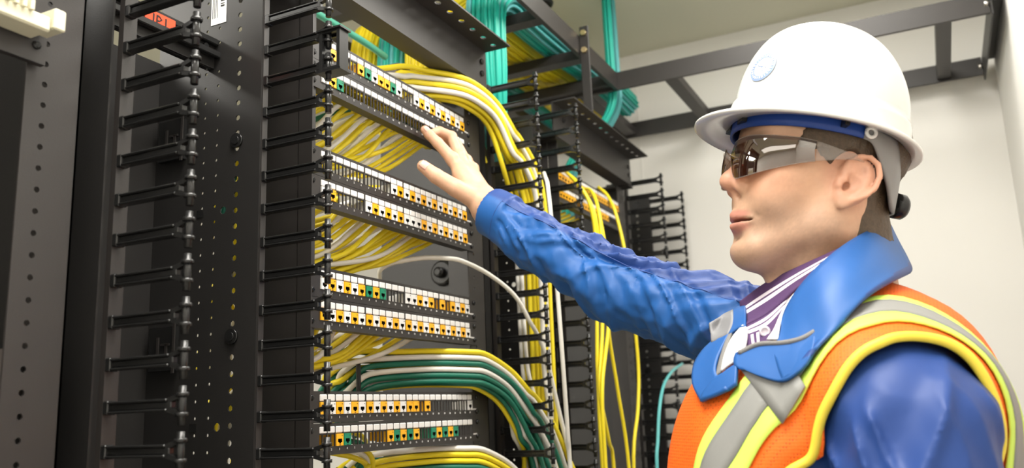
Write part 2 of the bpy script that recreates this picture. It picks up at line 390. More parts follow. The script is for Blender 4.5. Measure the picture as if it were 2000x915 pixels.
# ------------------------------------------------------------------ details on the left: retaining clip, JP1 tag bars, stickers, latches
mb = MB()
for x in (-.0075, .0075):
    mb.box(x-.0015, x+.0015, -.128, -.100, -.001, .002); mb.box(x-.0015, x+.0015, -.128, -.100, -.053, -.050)
mb.box(-.0095, .0095, -.102, -.097, -.057, .006); mb.box(-.0095, .0095, -.131, -.126, -.053, .002)
mb.box(-.012, .012, -.134, -.094, .002, .0045); mb.box(-.012, .012, -.134, -.094, -.0575, -.055)
mb.build('retaining_clip', M_PLAS, mgr1, (MX1-MX0+.002, .012, 1.8187))
t = thing('slotted_cable_bar', 'black double rail bar tagged with red tape across the cable manager', 'rail', (-.33, .1, 1.84))
for dz, dy in ((.008, 0), (-.012, -.004), (-.026, .012)):
    mb = MB(); mb.cbox(-.01, .2099, dy-.005, dy+.005, dz-.005, dz+.005, .0015); mb.build('rail', M_PLAS, t)
mb = MB(); mb.box(-.01, .2099, .004, .007, -.030, .012); mb.build('rail_backing', M_RACK, t)
for x in (.16, .19):
    mb = MB(); mb.cyl((x, -.001, -.002), (x, .004, -.002), .004, 8); mb.build('rivet', M_SCREW, t)
mb = MB(); mb.box(.078, .128, -.0062, -.0050, -.016, .008); tp = mb.build('tape_tag', M_RED, t); tp['label'] = 'red tape tag lettered JP1 in black'
link('lettering', text_mesh('JP1', .023, M_INK), tp, (.103, -.0066, -.0045), (math.radians(90), 0, 0))
# barcode sticker on the side plate
mb = MB(); mb.box(-.0006, 0, -.0145, .0145, -.03, .045); st = mb.build('sticker', M_WHITE, mgr1, (MX1-MX0-.0085, .0975, 1.908)); st['label'] = 'white inventory sticker with printed bars'
mb = MB()
for k in range(9): mb.box(-.001, -.0006, -.011, -.004, -.004+k*.0042, -.004+k*.0042+random.choice((.0012, .0024)))
for k in range(4): mb.box(-.001, -.0006, .002+k*.003, .0026+k*.003, -.02, .03)
mb.build('printed_bars', M_INK, st)
for z in (1.70, 1.40):                                              # latch brackets on the plate
    mb = MB(); mb.box(-.010, -.002, -.024, .024, -.03, .03); lt = mb.build('latch_bracket', M_PLAS, mgr1, (MX1-MX0-.008, .175, z+.012))
    mb = MB()
    for a in ((-.012, -.010, -.026, -.022, -.034, .034), (-.012, -.010, .004, .008, -.016, .016), (-.012, -.010, -.012, .008, -.016, -.012), (-.012, -.010, -.012, -.008, -.016, .006), (-.012, -.010, -.016, .0, .004, .007)): mb.box(*a)
    mb.build('latch_ridge', M_RACKB, lt)
for z in (1.597, 1.304):                                            # black squares standing in for the shade inside open slots
    mb = MB(); mb.box(-.0008, 0, -.006, .006, -.0055, .0055, 0); mb.build('slot_shade', M_PLAS, mgr1, (MX1-MX0-.0082, .121, z))

# cream wiring block and grey enclosure in the left rack
t = thing('wiring_block', 'cream plastic wiring block with ridged teeth and a white cover on the left rack', 'wiring block', (-.50, -.02, 1.70))
mb = MB(); mb.cbox(-.20, .028, -.018, .012, -.008, .008, .002); mb.build('block_body', M_CREAM, t)
for k in range(26):
    mb = MB() if k == 0 else mb
    if k == 0: mb.cbox(-.0022, .0022, -.008, .004, -.003, .008, .0006); RIDGE = mb.mesh('tooth', M_CREAM)
    link('tooth', RIDGE, t, (-.19 + k*.0078, -.014, .009))
mb = MB(); mb.cbox(.028, .041, -.022, .006, -.004, .018, .0015); mb.build('end_cap', M_CREAM, t)
mb = MB(); mb.cbox(-.2, .015, -.006, .010, .014, .040, .001); mb.build('cover', M_WHITE, t)
mb = MB(); mb.box(-.05, .045, .012, .0195, -.03, .012); mb.build('bracket', M_RACKB, t)
link('screw', SCREW, t, (.034, .012, -.012))
t = thing('vented_enclosure', 'dark grey enclosure with a row of round vent holes in the left rack', 'enclosure', (-.455, .009, 0))
mb = MB(); holed_plate(mb, (0, 0, 0), (0,1,0), (0,0,1), (-1,0,0), 0, .275, .9, 1.387, .003, [(a, 1.329, .0032, .004) for a in np.arange(.008, .26, .0115)]); mb.build('side_panel', M_GREYBOX, t)
mb = MB(); mb.box(.004, .03, 0, .275, .9, 1.384); mb.box(-.4, .004, .265, .275, .9, 1.387); mb.build('body', M_RACK, t)
t = thing('rack_dark_backing', 'black ribbed sheet added behind the left rack to darken its inside', 'panel', (-.9, .305, 0))  # backing sheet added to keep the inside of the left rack dark
mb = MB(); mb.box(-.3, .54, 0, .004, .05, 2.0); mb.build('sheet', M_RACK, t)
for x in (.36, .41, .47):
    mb = MB(); mb.box(x, x+.012, -.012, 0, .05, 2.0); mb.build('rib', M_RACK, t)

# ------------------------------------------------------------------ overhead ladder racks
def ladder(name, label, p0, axis, length, width, rungs, zb, side):
    """axis 'x' or 'y'; p0 is the start of the near rail; the second rail lies at +width*side across"""
    t = thing(name, label, 'ladder rack', (p0[0], p0[1], zb), 'overhead cable ladders')
    d = np.array((1,0,0) if axis == 'x' else (0,1,0), float); c = np.array((0,1,0) if axis == 'x' else (1,0,0), float)*side
    for o in (0, width):
        a = c*o; b = a + d*length; mb = MB()
        mb.obox(a + (0,0,.026), b + (0,0,.026), .011, .052); mb.build('rail', M_RACKB, t)
    for r in rungs:
        a = d*r + c*.005; b = d*r + c*(width-.005); mb = MB()
        mb.obox(a + (0,0,.020), b + (0,0,.020), .036, .026); mb.build('rung', M_RACKB, t)
    return t
lad1 = ladder('ladder_rack', 'black ladder rack above the racks carrying the teal and yellow cable bundles', (-.75, -.045, 0), 'x', 2.005, .52, [x + .75 for x in (-.5, -.25, 0, .25, .50, .75, 1.02, 1.235)], 2.20, 1)
lad2 = ladder('ladder_rack', 'black empty ladder rack running along the far wall behind the hard hat', (1.255, -.99, 0), 'y', 1.40, .45, [.10, .79, 1.05, 1.3], 2.20, 1)

# ------------------------------------------------------------------ cables
CABLES = []
def cable(ctrl, m, label, group, r=.0043, n=6, name='patch_cable', sides=8):
    CABLES.append(dict(pts=spline(ctrl, n), r=r, m=m, label=label, group=group, name=name, sides=sides))
rnd = random.Random(3)
def J(s): return rnd.uniform(-s, s)
CN = {'Y': ('yellow', M_CY), 'W': ('white', M_CW), 'G': ('green', M_CG)}
# fans of cable running from the backs of the panels to the left, bundled behind the left post
def fan(zp, ports, cols, drop, where, group, yb=.14):
    for p, c in zip(ports, cols):
        x = port_x(p); f = (x + .02) / .42; w, m = CN[c]
        z0 = zp - .012; dz = drop*(.75 + .35*rnd.random())
        e = (-.045 + .03*rnd.random() + .05*f, yb + .06*rnd.random(), z0 - dz - .035)
        E = np.array((x*.42 - .045 + J(.015), yb - .02 + J(.03), z0 - dz - .012*f)); A = np.array((x, .030, z0)); B = lerp(A, E, .5) + (J(.008), J(.008), -.012 + J(.006))
        ctrl = [A, A + (-.012, .022, -.006), B, E, E + (-.03, .03, -.030), E + (-.035, .05, -.09), E + (-.03, .06, -.17)]
        ctrl = [(max(c[0], -.038), c[1], c[2]) for c in ctrl]
        cable(ctrl, m, f'{w} cable fanning out {where}', group)
fan(1.829, [5, 7, 8, 10, 11, 12, 13, 14, 15, 16, 17, 18, 19, 20, 21], 'YWYYWYWYYYWYYYY', .125, 'below the panel touched by the fingertips', 'cables fanned under the second panel')
fan(1.650, [2, 4, 5, 7, 8, 9, 10, 11, 12, 13, 14, 15, 16, 17, 18, 19, 20, 21, 22, 23], 'YWYYWYYWYYWYYYYWYYYY', .095, 'above the single white looping cable', 'cables fanned under the fourth panel')
fan(1.470, [3, 5, 7, 8, 10, 11, 12, 13, 14, 15, 16, 18, 20], 'YYWYYWYYYWYYW', .075, 'below the fully populated panel', 'cables fanned under the sixth panel')
# steep cables behind the left end of the upper panels
for k in range(9):
    w, m = CN['YYGYWYYWY'[k]]; x = .02 + k*.022
    cable([(x + .07, .05, 1.83 - J(.01)), (x + .03, .075, 1.80), (x - .02 + J(.01), .10, 1.752 + J(.01)), (max(-.036, x - .08 + J(.02)), .12, 1.71), (max(-.038, x - .11), .14, 1.66), (max(-.038, x - .10), .15, 1.52)], m, f'{w} cable dropping steeply behind the left post, below the top panel pair', 'steep cables under the top panels')
for k in range(8):
    w, m = CN['YWYYWYWY'[k]]; x = .00 + k*.03
    cable([(x + .10, .05, 1.655), (x + .05, .085, 1.635 + J(.01)), (x - .01, .12, 1.60 + J(.015)), (max(-.036, x - .05), .15, 1.55 + J(.015)), (x + .0, .18, 1.50), (x + .06, .19, 1.42)], m, f'{w} cable curling down behind the fourth panel', 'curling cables under the fourth panel')
# bundle behind the ports, showing through the empty openings
for k in range(10):
    w, m = CN['YYWYYWYYGY'[k]]; z = 1.847 - .0022*k
    cable([(-.03, .05 + .01*(k % 3), z - .004), (.08, .045 + .010*(k % 4), z + J(.005)), (.2, .045 + .010*(k % 3), z + J(.005)), (.32, .045 + .010*(k % 4), z + J(.005)), (.42, .07, z + .006)], m, f'{w} cable running along behind the panel touched by the fingertips', 'cables behind the second panel')
for k in range(6):
    w, m = CN['YWYYWY'[k]]; z = 1.700 - .003*k
    cable([(.12, .07, z - .004), (.16, .06 + .012*(k % 4), z + J(.01)), (.24, .065 + .01*(k % 3), z + J(.01)), (.36, .09, z)], m, f'{w} cable running along behind the panel beneath the pointing hand', 'cables behind the third panel')
for k in range(5):
    w, m = CN['YGYWY'[k]]; z = 1.285 - .007*k
    cable([(.04, .09, z - .05), (.06, .06 + .01*(k % 3), z), (.12, .055 + .01*(k % 3), z + J(.008)), (.2, .07, z - .02), (.22, .10, z - .08)], m, f'{w} cable looping behind the lowest panel', 'cables behind the lowest panel')
# arcs from behind the top panel over the right post, down through the manager
def down(x, y, z1, xb=0, yb=0): return [(x, y, z1), (x + xb*.4, y + yb*.3, z1 - .18), (x + xb*.7, y + yb*.6, z1 - .38), (x + xb, y + yb, 1.10), (x + xb, y + yb + .01, .60)]
for k, c in enumerate('YWYWYYYYYWYY'):
    w, m = CN[c]; o = k % 4; r_ = k // 4
    zt = 1.938 - .0110*o - .003*r_; x1 = .682 - .018*o; y1 = -.058 + .022*r_ + J(.003); yp = -.012 - .0112*(2 - r_)
    cable([(.13 + .02*k, .045, 1.878 - .006*r_), (.20 + .015*k, .052, 1.905 - .006*o), (.30, .036 + .008*r_, zt - .004), (.365, yp + .020, zt + .002), (.420, yp, zt), (.500, yp - .004, zt - .014), (.575 - .008*o, yp - .010, zt - .055 - .006*o - (.016 if k == 11 else 0)), (x1 - .025, y1 + .004, zt - .12 - (.016 if k == 11 else 0))] + down(x1 + J(.004), y1, 1.72, .0, .0), m,
          f'{w} cable arching from the topmost panel over the post into the cable manager', 'cables arching out of the topmost panel', n=7, r=.0052)
# bundle of green, yellow and white cables arching out between the lower panels
for k, c in enumerate('YWGWGGYGYGWGGYGGWY'):
    w, m = CN[c]; o = k % 6; r_ = k // 6
    zt = 1.418 - .0106*o + J(.0005) - .002*r_; x1 = .70 - .020*o; y1 = -.070 + .026*r_; yp = -.012 - .0108*(2 - r_)
    cable([(.27 + J(.02), .17, 1.29 + J(.01)), (.222 + J(.006), .14 + .01*r_, zt - .045), (.205 + .003*o, .112 + .008*r_, zt - .020), (.214 + .004*o, .092 + .008*r_, zt - .004), (.26, .066 + .011*r_, zt), (.33, yp + .060, zt + .002), (.39, yp + .018, zt), (.425, yp, zt - .004), (.500, yp - .006, zt - .028), (.545, yp - .014, zt - .056 - .003*o - (.012 if k == 10 else 0)), (.62 - .006*o, -.058 + .018*r_, zt - .112 - .006*o - (.014 if k == 10 else 0)), (x1, y1, zt - .20), (x1 + .03, y1 - .008, 1.10), (x1 + .03, y1, .6)], m,
          f'{w} cable in the bundle arching out above the panel with the lone white jack', 'cable bundle above the seventh panel', n=6, r=.0049)
for k, c in enumerate('WYYGYGYGGYGY'):
    w, m = CN[c]; o = k % 6; r_ = k // 6
    zt = 1.2515 - .0106*o + J(.0005) - .002*r_; x1 = .66 - .018*o; y1 = -.05 + .028*r_; yp = -.012 - .0108*(1 - r_)
    cable([(.26 + J(.02), .16, 1.13), (.20 + J(.006), .13, 1.185 - .004*o), (.19 + .004*o, .10 + .008*r_, zt - .03), (.24, .075 + .008*r_, zt - .006), (.33, yp + .056, zt), (.39, yp + .018, zt - .003), (.425, yp, zt - .008), (.500, yp - .006, zt - .034), (.545, yp - .014, zt - .064), (.60, -.05 + .02*r_, zt - .115), (x1, y1, zt - .21), (x1, y1, .6)], m,
          f'{w} cable in the bundle arching out below the lowest panel', 'cable bundle under the lowest panel', n=7, r=.0049)
mb = MB(); mb.tube(spline([(.198, .085, 1.335), (.196, .083, 1.37), (.198, .085, 1.405)], 4), .004, 8)
tag(mb.build('hook_strap', M_DARK), 'black hook and loop strap holding the bundle above the seventh panel', 'strap')
# curls under the left end of panel six
for k, (dx, c) in enumerate(((0, 'W'), (.03, 'W'), (.055, 'Y'))):
    w, m = CN[c]
    cable([(.20 + dx, .06, 1.455), (.13 + dx, .075, 1.437), (.06 + dx, .095, 1.412), (.03 + dx, .12, 1.402 - .006*k), (.035 + dx, .15, 1.420), (.09 + dx, .17, 1.45), (.14 + dx, .19, 1.44)], m, f'{w} cable loop hanging slack under the fully populated panel', 'slack loops under the sixth panel')
for k in range(5):
    w, m = CN['YGYGY'[k]]
    cable([(.10 + .02*k, .05, 1.235), (.065 + .018*k, .075, 1.19), (.06 + .02*k, .10, 1.13), (.09 + .02*k, .12, 1.05), (.1, .13, .9)], m, f'{w} cable descending below the lowest panel behind the left post', 'cables under the lowest panel, left end')
mb = MB(); pts = []
# lone white cable and the white drops in the manager
cable([px(742, 545, 'y', .10), px(744, 524, 'y', .085), px(775, 508, 'y', .07), px(830, 502, 'y', .040), px(880, 505, 'y', .006), px(905, 511, 'y', -.012), px(950, 533, 'y', -.03), px(1000, 570, 'y', -.05), px(1030, 610, 'y', -.06), px(1055, 665, 'y', -.062), px(1075, 740, 'y', -.066), px(1098, 840, 'y', -.072), px(1112, 930, 'y', -.075), (.70, -.07, .9)], M_CW, 'single white cable looping out of the rack between the fourth and fifth panels', None)
cable([px(1058, 338, 'y', -.085), px(1066, 366, 'y', -.108), px(1076, 430, 'y', -.118), px(1088, 560, 'y', -.118), px(1100, 720, 'y', -.115), px(1109, 850, 'y', -.11), px(1114, 930, 'y', -.105), (.63, -.10, .8)], M_CW, 'straight white cable hanging outside the fingers of the filled cable manager', None)
for k, (u0, u1) in enumerate(((1010, 1040), (1018, 1052))):
    cable([px(u0-8, 440, 'x', .60), px(u0, 520, 'x', .60), px(u0 + 6, 640, 'x', .60), px(u0 + 14, 740, 'x', .605), px(u0 + 40, 850, 'x', .61), px(u1 + 20, 930, 'x', .62), (.63, -.05, .8)], M_CW, 'white cable dropping behind the fingers of the filled cable manager', 'white drops in the filled manager')
# far rack: yellow cables coming forward from the panels and dropping
FR = [([(1098, 336, -.0), (1112, 346, -.03), (1132, 366, -.07), (1152, 400, -.095), (1164, 470, -.10), (1166, 600, -.10), (1170, 760, -.10), (1178, 930, -.10)]),
      ([(1102, 340, -.0), (1120, 352, -.03), (1142, 378, -.07), (1162, 420, -.10), (1174, 500, -.105), (1176, 640, -.105), (1170, 760, -.105), (1188, 860, -.105), (1200, 930, -.10)]),
      ([(1128, 372, -.0), (1150, 372, -.04), (1166, 400, -.09), (1176, 470, -.11), (1186, 560, -.11), (1189, 650, -.11), (1206, 760, -.11), (1230, 930, -.11)]),
      ([(1140, 385, -.0), (1158, 380, -.05), (1172, 430, -.10), (1186, 560, -.115), (1188, 640, -.115), (1176, 760, -.115), (1184, 930, -.11)]),
      ([(1165, 370, .0), (1185, 385, -.03), (1203, 420, -.06), (1222, 500, -.085), (1238, 620, -.095), (1247, 720, -.095), (1246, 800, -.095), (1238, 930, -.095)])]
for c in FR:
    P = [px(u, v, 'y', y) for u, v, y in c]; cable(P + [(P[-1][0], P[-1][1], .7)], M_CY, 'yellow cable hanging down in front of the far rack', 'yellow drops of the far rack')
for k in range(6):
    z = 1.79 - .012*k; cable([(.94 + .03*k, .03, 1.80), (.93, .05, z), (1.05, .06 + J(.02), z - .03 + J(.01)), (1.2, .05, z - .01)], M_CY, 'yellow cable bunched beneath the panels of the far rack', 'cables under the far rack panels')
cable([px(1330, 712, 'y', -.10), px(1312, 727, 'y', -.115), px(1296, 755, 'y', -.125), px(1288, 800, 'y', -.13), px(1285, 860, 'y', -.13), px(1284, 930, 'y', -.13), (px(1284, 930, 'y', -.13)[0], -.13, .8)], M_CC, 'single turquoise cable hanging by the empty fingers near the far wall', None)
cable([(.10, .2, 2.067), (.275, .2, 2.067), (.38, .2, 2.067), (.455, .2, 2.062)], mat('mint_cable', (.14, .62, .46), .4), 'mint green conduit running behind the topmost panel', None, r=.007, name='conduit')

# bundles on the ladder: strands laid along it, spilling down at x ~ .70
def bundle(name, label, yc, wy, n, hgt, m, x_end=1.62, r=.0047, cat='cable bundle', xd=.0, yf=.20):
    mb = MB(); q = random.Random(name + label)
    for k in range(n):                                               # evenly packed strands
        a = k*2.39996; rr = math.sqrt((k + .5)/n); dy = wy/2*rr*math.cos(a); h = hgt*(.5 + .5*rr*math.sin(a)); y = yc + dy; z = 2.2385 + h; e = q.uniform(-.0008, .0008)
        ctrl = [(x_end, y, z + .010), (1.36, y + e, z + .019), (1.255, y + e, z + .0195), (1.15, y, z + .010), (1.02, y - e, z + .002), (.84 + xd, y + e, z), (.745 + xd, y, z + .008), (.700 - h*.5 + xd, y + .002, z - .018), (.672 - h*.9 + xd, y + .003, z - .075), (.668 - h*.9 + xd, y + .003, 2.06), (.675 - h*.6 + xd, lerp(yc, yf, .55) + dy*.75, 1.96), (.70 + xd, yf + dy*.5, 1.87)]
        mb.tube(spline(ctrl, 5), r, 6, m=(k % len(m)) if isinstance(m, list) else 0, caps=False)
    o = mb.build(name, m); return tag(o, label, cat, kind='stuff')
bundle('teal_cable_bundle', 'thick teal cable bundle lying across the ladder rungs and spilling over', .048, .092, 84, .078, [M_CT, M_CT, M_CT, M_CC], yf=.055)
bundle('yellow_cable_bundle', 'yellow cable bundle beside the thick teal one on the ladder', .143, .074, 56, .055, M_CY, yf=.113)
bundle('yellow_cable_bundle', 'wide yellow bundle spilling off the ladder behind the topmost panel', .227, .068, 60, .055, M_CY, yf=.162)
bundle('turquoise_cable_bundle', 'turquoise bundle spilling down between two yellow bundles behind the topmost panel', .306, .064, 58, .055, [M_CC, M_CT, M_CT], yf=.209)
bundle('yellow_cable_bundle', 'rounded yellow bundle at the far edge of the ladder spill', .385, .068, 60, .058, M_CY, yf=.256)
mb = MB(); mb.tube([(.775, .048 + .0535*math.cos(a), 2.282 + .048*math.sin(a)) for a in np.linspace(0, 2*math.pi, 22)], .0026, 6, caps=False)
tag(mb.build('cable_tie', M_DARK), 'black tie cinched around the thick teal cable bundle', 'cable tie')
def riser(label, name, xc, yc, n, rad, m, pts, r=.0045):
    mb = MB(); q = random.Random(label)
    for k in range(n):
        a = q.uniform(0, 6.28); rr = rad*math.sqrt(q.random()); d = np.array((rr*math.cos(a), rr*math.sin(a), 0))
        mb.tube(spline([np.array(p) + d for p in pts], 5), r, 6, m=(k % len(m)) if isinstance(m, list) else 0, caps=False)
    return tag(mb.build(name, m), label, 'cable bundle', kind='stuff')
riser('cyan cables dropping from the ceiling onto the ladder corner', 'cyan_cable_bundle', 0, 0, 8, .0095, M_CC, [(1.330, -.024, ZC), (1.332, -.024, 2.42), (1.332, -.024, 2.30), (1.330, -.024, 2.19), (1.328, .012, 2.12), (1.318, .075, 2.06), (1.305, .125, 1.97), (1.30, .14, 1.75)], r=.0038)
riser('dark green bundle rising behind the cyan cables at the ladder corner', 'green_cable_bundle', 0, 0, 14, .0125, M_CT, [(1.285, -.022, ZC), (1.284, -.022, 2.42), (1.285, -.022, 2.30), (1.285, -.022, 2.19), (1.285, .012, 2.12), (1.272, .075, 2.06), (1.26, .125, 1.97), (1.26, .14, 1.75)], r=.0036)
riser('yellow cables strapped in black rising from the ladder to the ceiling', 'yellow_cable_bundle', 0, 0, 9, .020, [M_CY, M_CY, M_DARK], [(1.10, .115, ZC), (1.105, .115, 2.45), (1.125, .120, 2.39), (1.20, .125, 2.366), (1.34, .125, 2.362)])
riser('purple cables crossing above the thick teal bundle', 'purple_cable_bundle', 0, 0, 5, .012, M_CP, [(.84, .15, ZC), (.845, .15, 2.43), (.87, .155, 2.365), (.98, .16, 2.338), (1.05, .17, 2.335)])
mb = MB(); mb.tube([(1.104 + .030*math.cos(a), .115 + .030*math.sin(a), 2.445) for a in np.linspace(0, 2*math.pi, 16)], .010, 6, caps=False); tag(mb.build('hook_strap', M_DARK), 'black hook and loop strap around the rising yellow cables', 'strap')
mb = MB(); mb.tube(spline([px(1212, 165, 'x', 1.74), px(1212, 190, 'x', 1.74), px(1208, 220, 'x', 1.74), px(1196, 248, 'x', 1.738), px(1185, 275, 'x', 1.735)], 5), .009, 10); tag(mb.build('conduit', M_CGR), 'grey conduit curving down from the ladder corner by the wall', 'conduit')
# strap hangers with bolts holding the ladder on the rack
t = thing('ladder_hanger', 'black flat strap bolted to the ladder rail above the far rack', 'bracket', (.965, -.062, ZT))
mb = MB(); mb.cbox(-.003, .003, -.014, .010, 0, .245, .001); mb.build('strap', M_RACKB, t)
for z in (.178, .225):
    mb = MB(); mb.tube([(-.003, -.002, z), (-.010, -.002, z)], .008, 6); mb.build('bolt_head', M_BRASS, t)
    mb = MB(); mb.tube([(.003, -.002, z), (.012, -.002, z)], .007, 6); mb.build('nut', M_STEEL, t)
t = thing('ladder_end_bracket', 'black angle bracket fixing the empty ladder to the wall', 'bracket', (1.255, YF, 2.20))
mb = MB(); mb.obox((-.02, .032, .020), (.47, .032, .020), .004, .06); mb.obox((-.02, .010, .052), (.47, .010, .052), .045, .005); mb.build('angle', M_RACK, t)
for x in (.0, .45):
    mb = MB(); mb.tube([(x, .034, .025), (x, .046, .025)], .010, 6); mb.build('bolt', M_STEEL, t)
# grey ring behind the topmost panel
mb = MB(); mb.cbox(-.024, .024, -.02, .02, 0, .058, .004); mb.cbox(-.027, .027, -.022, .022, .052, .060, .003)
tag(mb.build('cable_ring', M_GREYBOX, None, (.285, .060, 1.884)), 'dark grey plastic cable ring standing behind the topmost panel', 'cable ring')
# knob on the rear plate
mb = MB(); mb.tube([(0, 0, 0), (-.006, 0, 0), (-.010, 0, 0)], [.028, .027, .022], 16); mb.tube([(-.010, 0, 0), (-.022, 0, 0), (-.025, 0, 0)], [.012, .011, .006], 12)
mb.build('plug_knob', M_PLAS, mgr2, (-.014, .13, 1.60))

# ------------------------------------------------------------------ let the cables settle: none passes through another, a panel, a post or a finger
from mathutils.kdtree import KDTree
OBST = []
def ob(x0, x1, y0, y1, z0, z1): OBST.append((x0, x1, y0, y1, z0, z1))
for dx in (0.0, PER):
    ob(dx-.0505, dx-.048, -.018, .082, 0, ZT-.085); ob(dx-.048, dx-.017, .003, .0055, 0, ZT-.085); ob(dx-.048, dx-.017, .079, .082, 0, ZT-.085)
    ob(dx+.4975, dx+.500, .003, .082, 0, ZT-.085); ob(dx+.438, dx+.500, .003, .0055, 0, ZT-.085)
    ob(dx-.093, dx+.475, -.030, .012, ZT-.082, ZT-.079); ob(dx-.093, dx+.475, -.030, -.0265, ZT-.082, ZT)
for dx, z in [(0.0, l[1]) for l in LAYS] + [(PER, 1.885), (PER, 1.8405), (PER, 1.60)]:
    ob(dx-.036, dx+.456, -.0030, .0030, z-.0347, z+.0092); ob(dx-.0095, dx+.4300, -.0030, .0345, z-.0347, z+.0092); ob(dx-.032, dx-.021, -.004, 0, z-.032, z+.006); ob(dx+.441, dx+.452, -.004, 0, z-.032, z+.006)
for t in (mgr1, mgr2, mgr3):
    bx_ = t.location.x; W = MX1 - MX0 - (.006 if t is mgr2 else 0)
    ob(bx_-.014, bx_-.0115, .022, .285, 0, 2.0); ob(bx_+W-.008, bx_+W-.006, .015, .215, 0, 2.0); ob(bx_-.006, bx_+.012, .013, .021, 0, 2.0); ob(bx_+W-.006, bx_+W+.004, .013, .021, 0, 2.0)
    for c in t.children:
        if c.name.startswith('finger') and c.data is FINGER:
            x, z = bx_ + c.location.x, c.location.z
            ob(x-.0058, x+.0058, -.097, .016, z-.0092, z+.0055); ob(x-.0066, x+.0066, -.1020, -.0880, z-.0225, z+.0165)
ob(.258, .312, .038, .082, 1.884, 1.944)
OB = np.array(OBST)
X = []; RR = []; CID = []; PIN_ = []
for ci, c in enumerate(CABLES):
    P = c['pts']; L = np.concatenate([[0], np.cumsum(np.linalg.norm(np.diff(P, axis=0), axis=1))]); n = max(6, int(L[-1]/.0045)); q = np.linspace(0, L[-1], n)
    P = np.stack([np.interp(q, L, P[:, k]) for k in range(3)], 1); X.append(P); RR.append(np.full(n, c['r'])); CID.append(np.full(n, ci))
    PIN_.append((q < .030) & (abs(P[0][1] - .030) < .0005))           # ends plugged into a jack stay put
X = np.concatenate(X); RR = np.concatenate(RR); CID = np.concatenate(CID); PIN_ = np.concatenate(PIN_); X0 = X.copy(); N_ = len(X)
same_n = np.concatenate([CID[1:] == CID[:-1], [False]]); same_p = np.concatenate([[False], same_n[:-1]]); GAP = .0009
for it in range(204):
    if it % 6 == 0:
        kd = KDTree(N_)
        for i in range(N_): kd.insert(X[i], i)
        kd.balance(); pi = []; pj = []
        for i in range(N_):
            for _, j, d in kd.find_range(X[i], .0185):
                if j > i and CID[i] != CID[j]: pi.append(i); pj.append(j)
        pi = np.array(pi, int); pj = np.array(pj, int)
        cand = [(b, np.nonzero(np.all((X > b[[0, 2, 4]] - .02) & (X < b[[1, 3, 5]] + .02), axis=1) & ~PIN_)[0]) for b in OB]; cand = [(b, k) for b, k in cand if len(k)]
    M = np.zeros_like(X); W_ = np.zeros(N_)
    d = X[pi] - X[pj]; L = np.linalg.norm(d, axis=1) + 1e-9; need = RR[pi] + RR[pj] + GAP - L; k = need > 0
    v = d[k]/L[k][:, None]*(need[k]*.5)[:, None]
    np.add.at(M, pi[k], v); np.add.at(M, pj[k], -v); np.add.at(W_, pi[k], 1); np.add.at(W_, pj[k], 1)
    M /= np.maximum(W_*.55, 1)[:, None]
    for b, idx in cand:
        Q = X[idx]; r = (RR[idx] + GAP)[:, None]; lo = Q - (b[[0, 2, 4]] - r); hi = (b[[1, 3, 5]] + r) - Q; ins = np.all((lo > 0) & (hi > 0), axis=1)
        if not ins.any(): continue
        lo = lo[ins]; hi = hi[ins]; both = np.concatenate([lo, hi], 1); ax_ = np.argmin(both, axis=1); amt = both[np.arange(len(both)), ax_]
        mv = np.zeros((len(both), 3)); mv[np.arange(len(both)), ax_ % 3] = np.where(ax_ < 3, -amt, amt); M[idx[ins]] += mv*(.8 if it < 170 else 1.0)
    M[PIN_] = 0; D = X + M - X0
    for _ in range(3 if it < 100 else (2 if it < 150 else (1 if it < 180 else 0))):         # keep the correction smooth along each cable
        a = np.where(same_p[:, None], np.roll(D, 1, 0), D); c_ = np.where(same_n[:, None], np.roll(D, -1, 0), D); D = .5*D + .25*a + .25*c_
    D[PIN_] = 0; X = X0 + D
for ci, c in enumerate(CABLES):
    P = X[CID == ci]; keep = [0]                                      # drop samples on straight runs
    for i in range(1, len(P) - 1):
        a = P[keep[-1]]; m_ = P[keep[-1] + 1:i + 1]; t_ = P[i + 1] - a; t_ = t_/np.linalg.norm(t_); e = m_ - a; e = e - np.outer(e @ t_, t_)
        if np.max(np.linalg.norm(e, axis=1)) > .00020 or i - keep[-1] > 14: keep.append(i)
    mb = MB(); mb.tube(P[keep + [len(P) - 1]], c['r'], c['sides']); tag(mb.build(c['name'], c['m']), c['label'], 'cable', c['group'])

# ------------------------------------------------------------------ implicit modelling helpers (for the person)
def smin(a, b, k):
    h = np.clip(.5 + .5*(b - a)/k, 0, 1); return b + (a - b)*h - k*h*(1 - h)
def smax(a, b, k): return -smin(-a, -b, k)
def d_ell(P, c, r):                                                # ellipsoid (approximate distance)
    q = (P - np.array(c))/np.array(r); k0 = np.linalg.norm(q, axis=-1); k1 = np.linalg.norm(q/np.array(r), axis=-1) + 1e-9
    return k0*(k0 - 1)/k1
def d_cap(P, a, b, ra, rb=None):                                   # tapered capsule
    rb = ra if rb is None else rb; a = np.array(a, float); b = np.array(b, float); ba = b - a
    t = np.clip(((P - a) @ ba)/(ba @ ba), 0, 1); return np.linalg.norm(P - a - t[..., None]*ba, axis=-1) - (ra + (rb - ra)*t)
def vnoise(P, seed=0):                                             # smooth value noise, -1..1
    I = np.floor(P).astype(np.int64); f = P - I; f = f*f*(3 - 2*f); out = 0
    for dx in (0, 1):
        for dy in (0, 1):
            for dz in (0, 1):
                n = (I[..., 0] + dx)*73856093 ^ (I[..., 1] + dy)*19349663 ^ (I[..., 2] + dz)*83492791 ^ (seed*2654435761)
                n = (n ^ (n >> 13))*1274126177 & 0x7fffffff; h = ((n ^ (n >> 16)) & 0xffff)/32767.5 - 1
                w = (f[..., 0] if dx else 1 - f[..., 0])*(f[..., 1] if dy else 1 - f[..., 1])*(f[..., 2] if dz else 1 - f[..., 2]); out = out + w*h
    return out
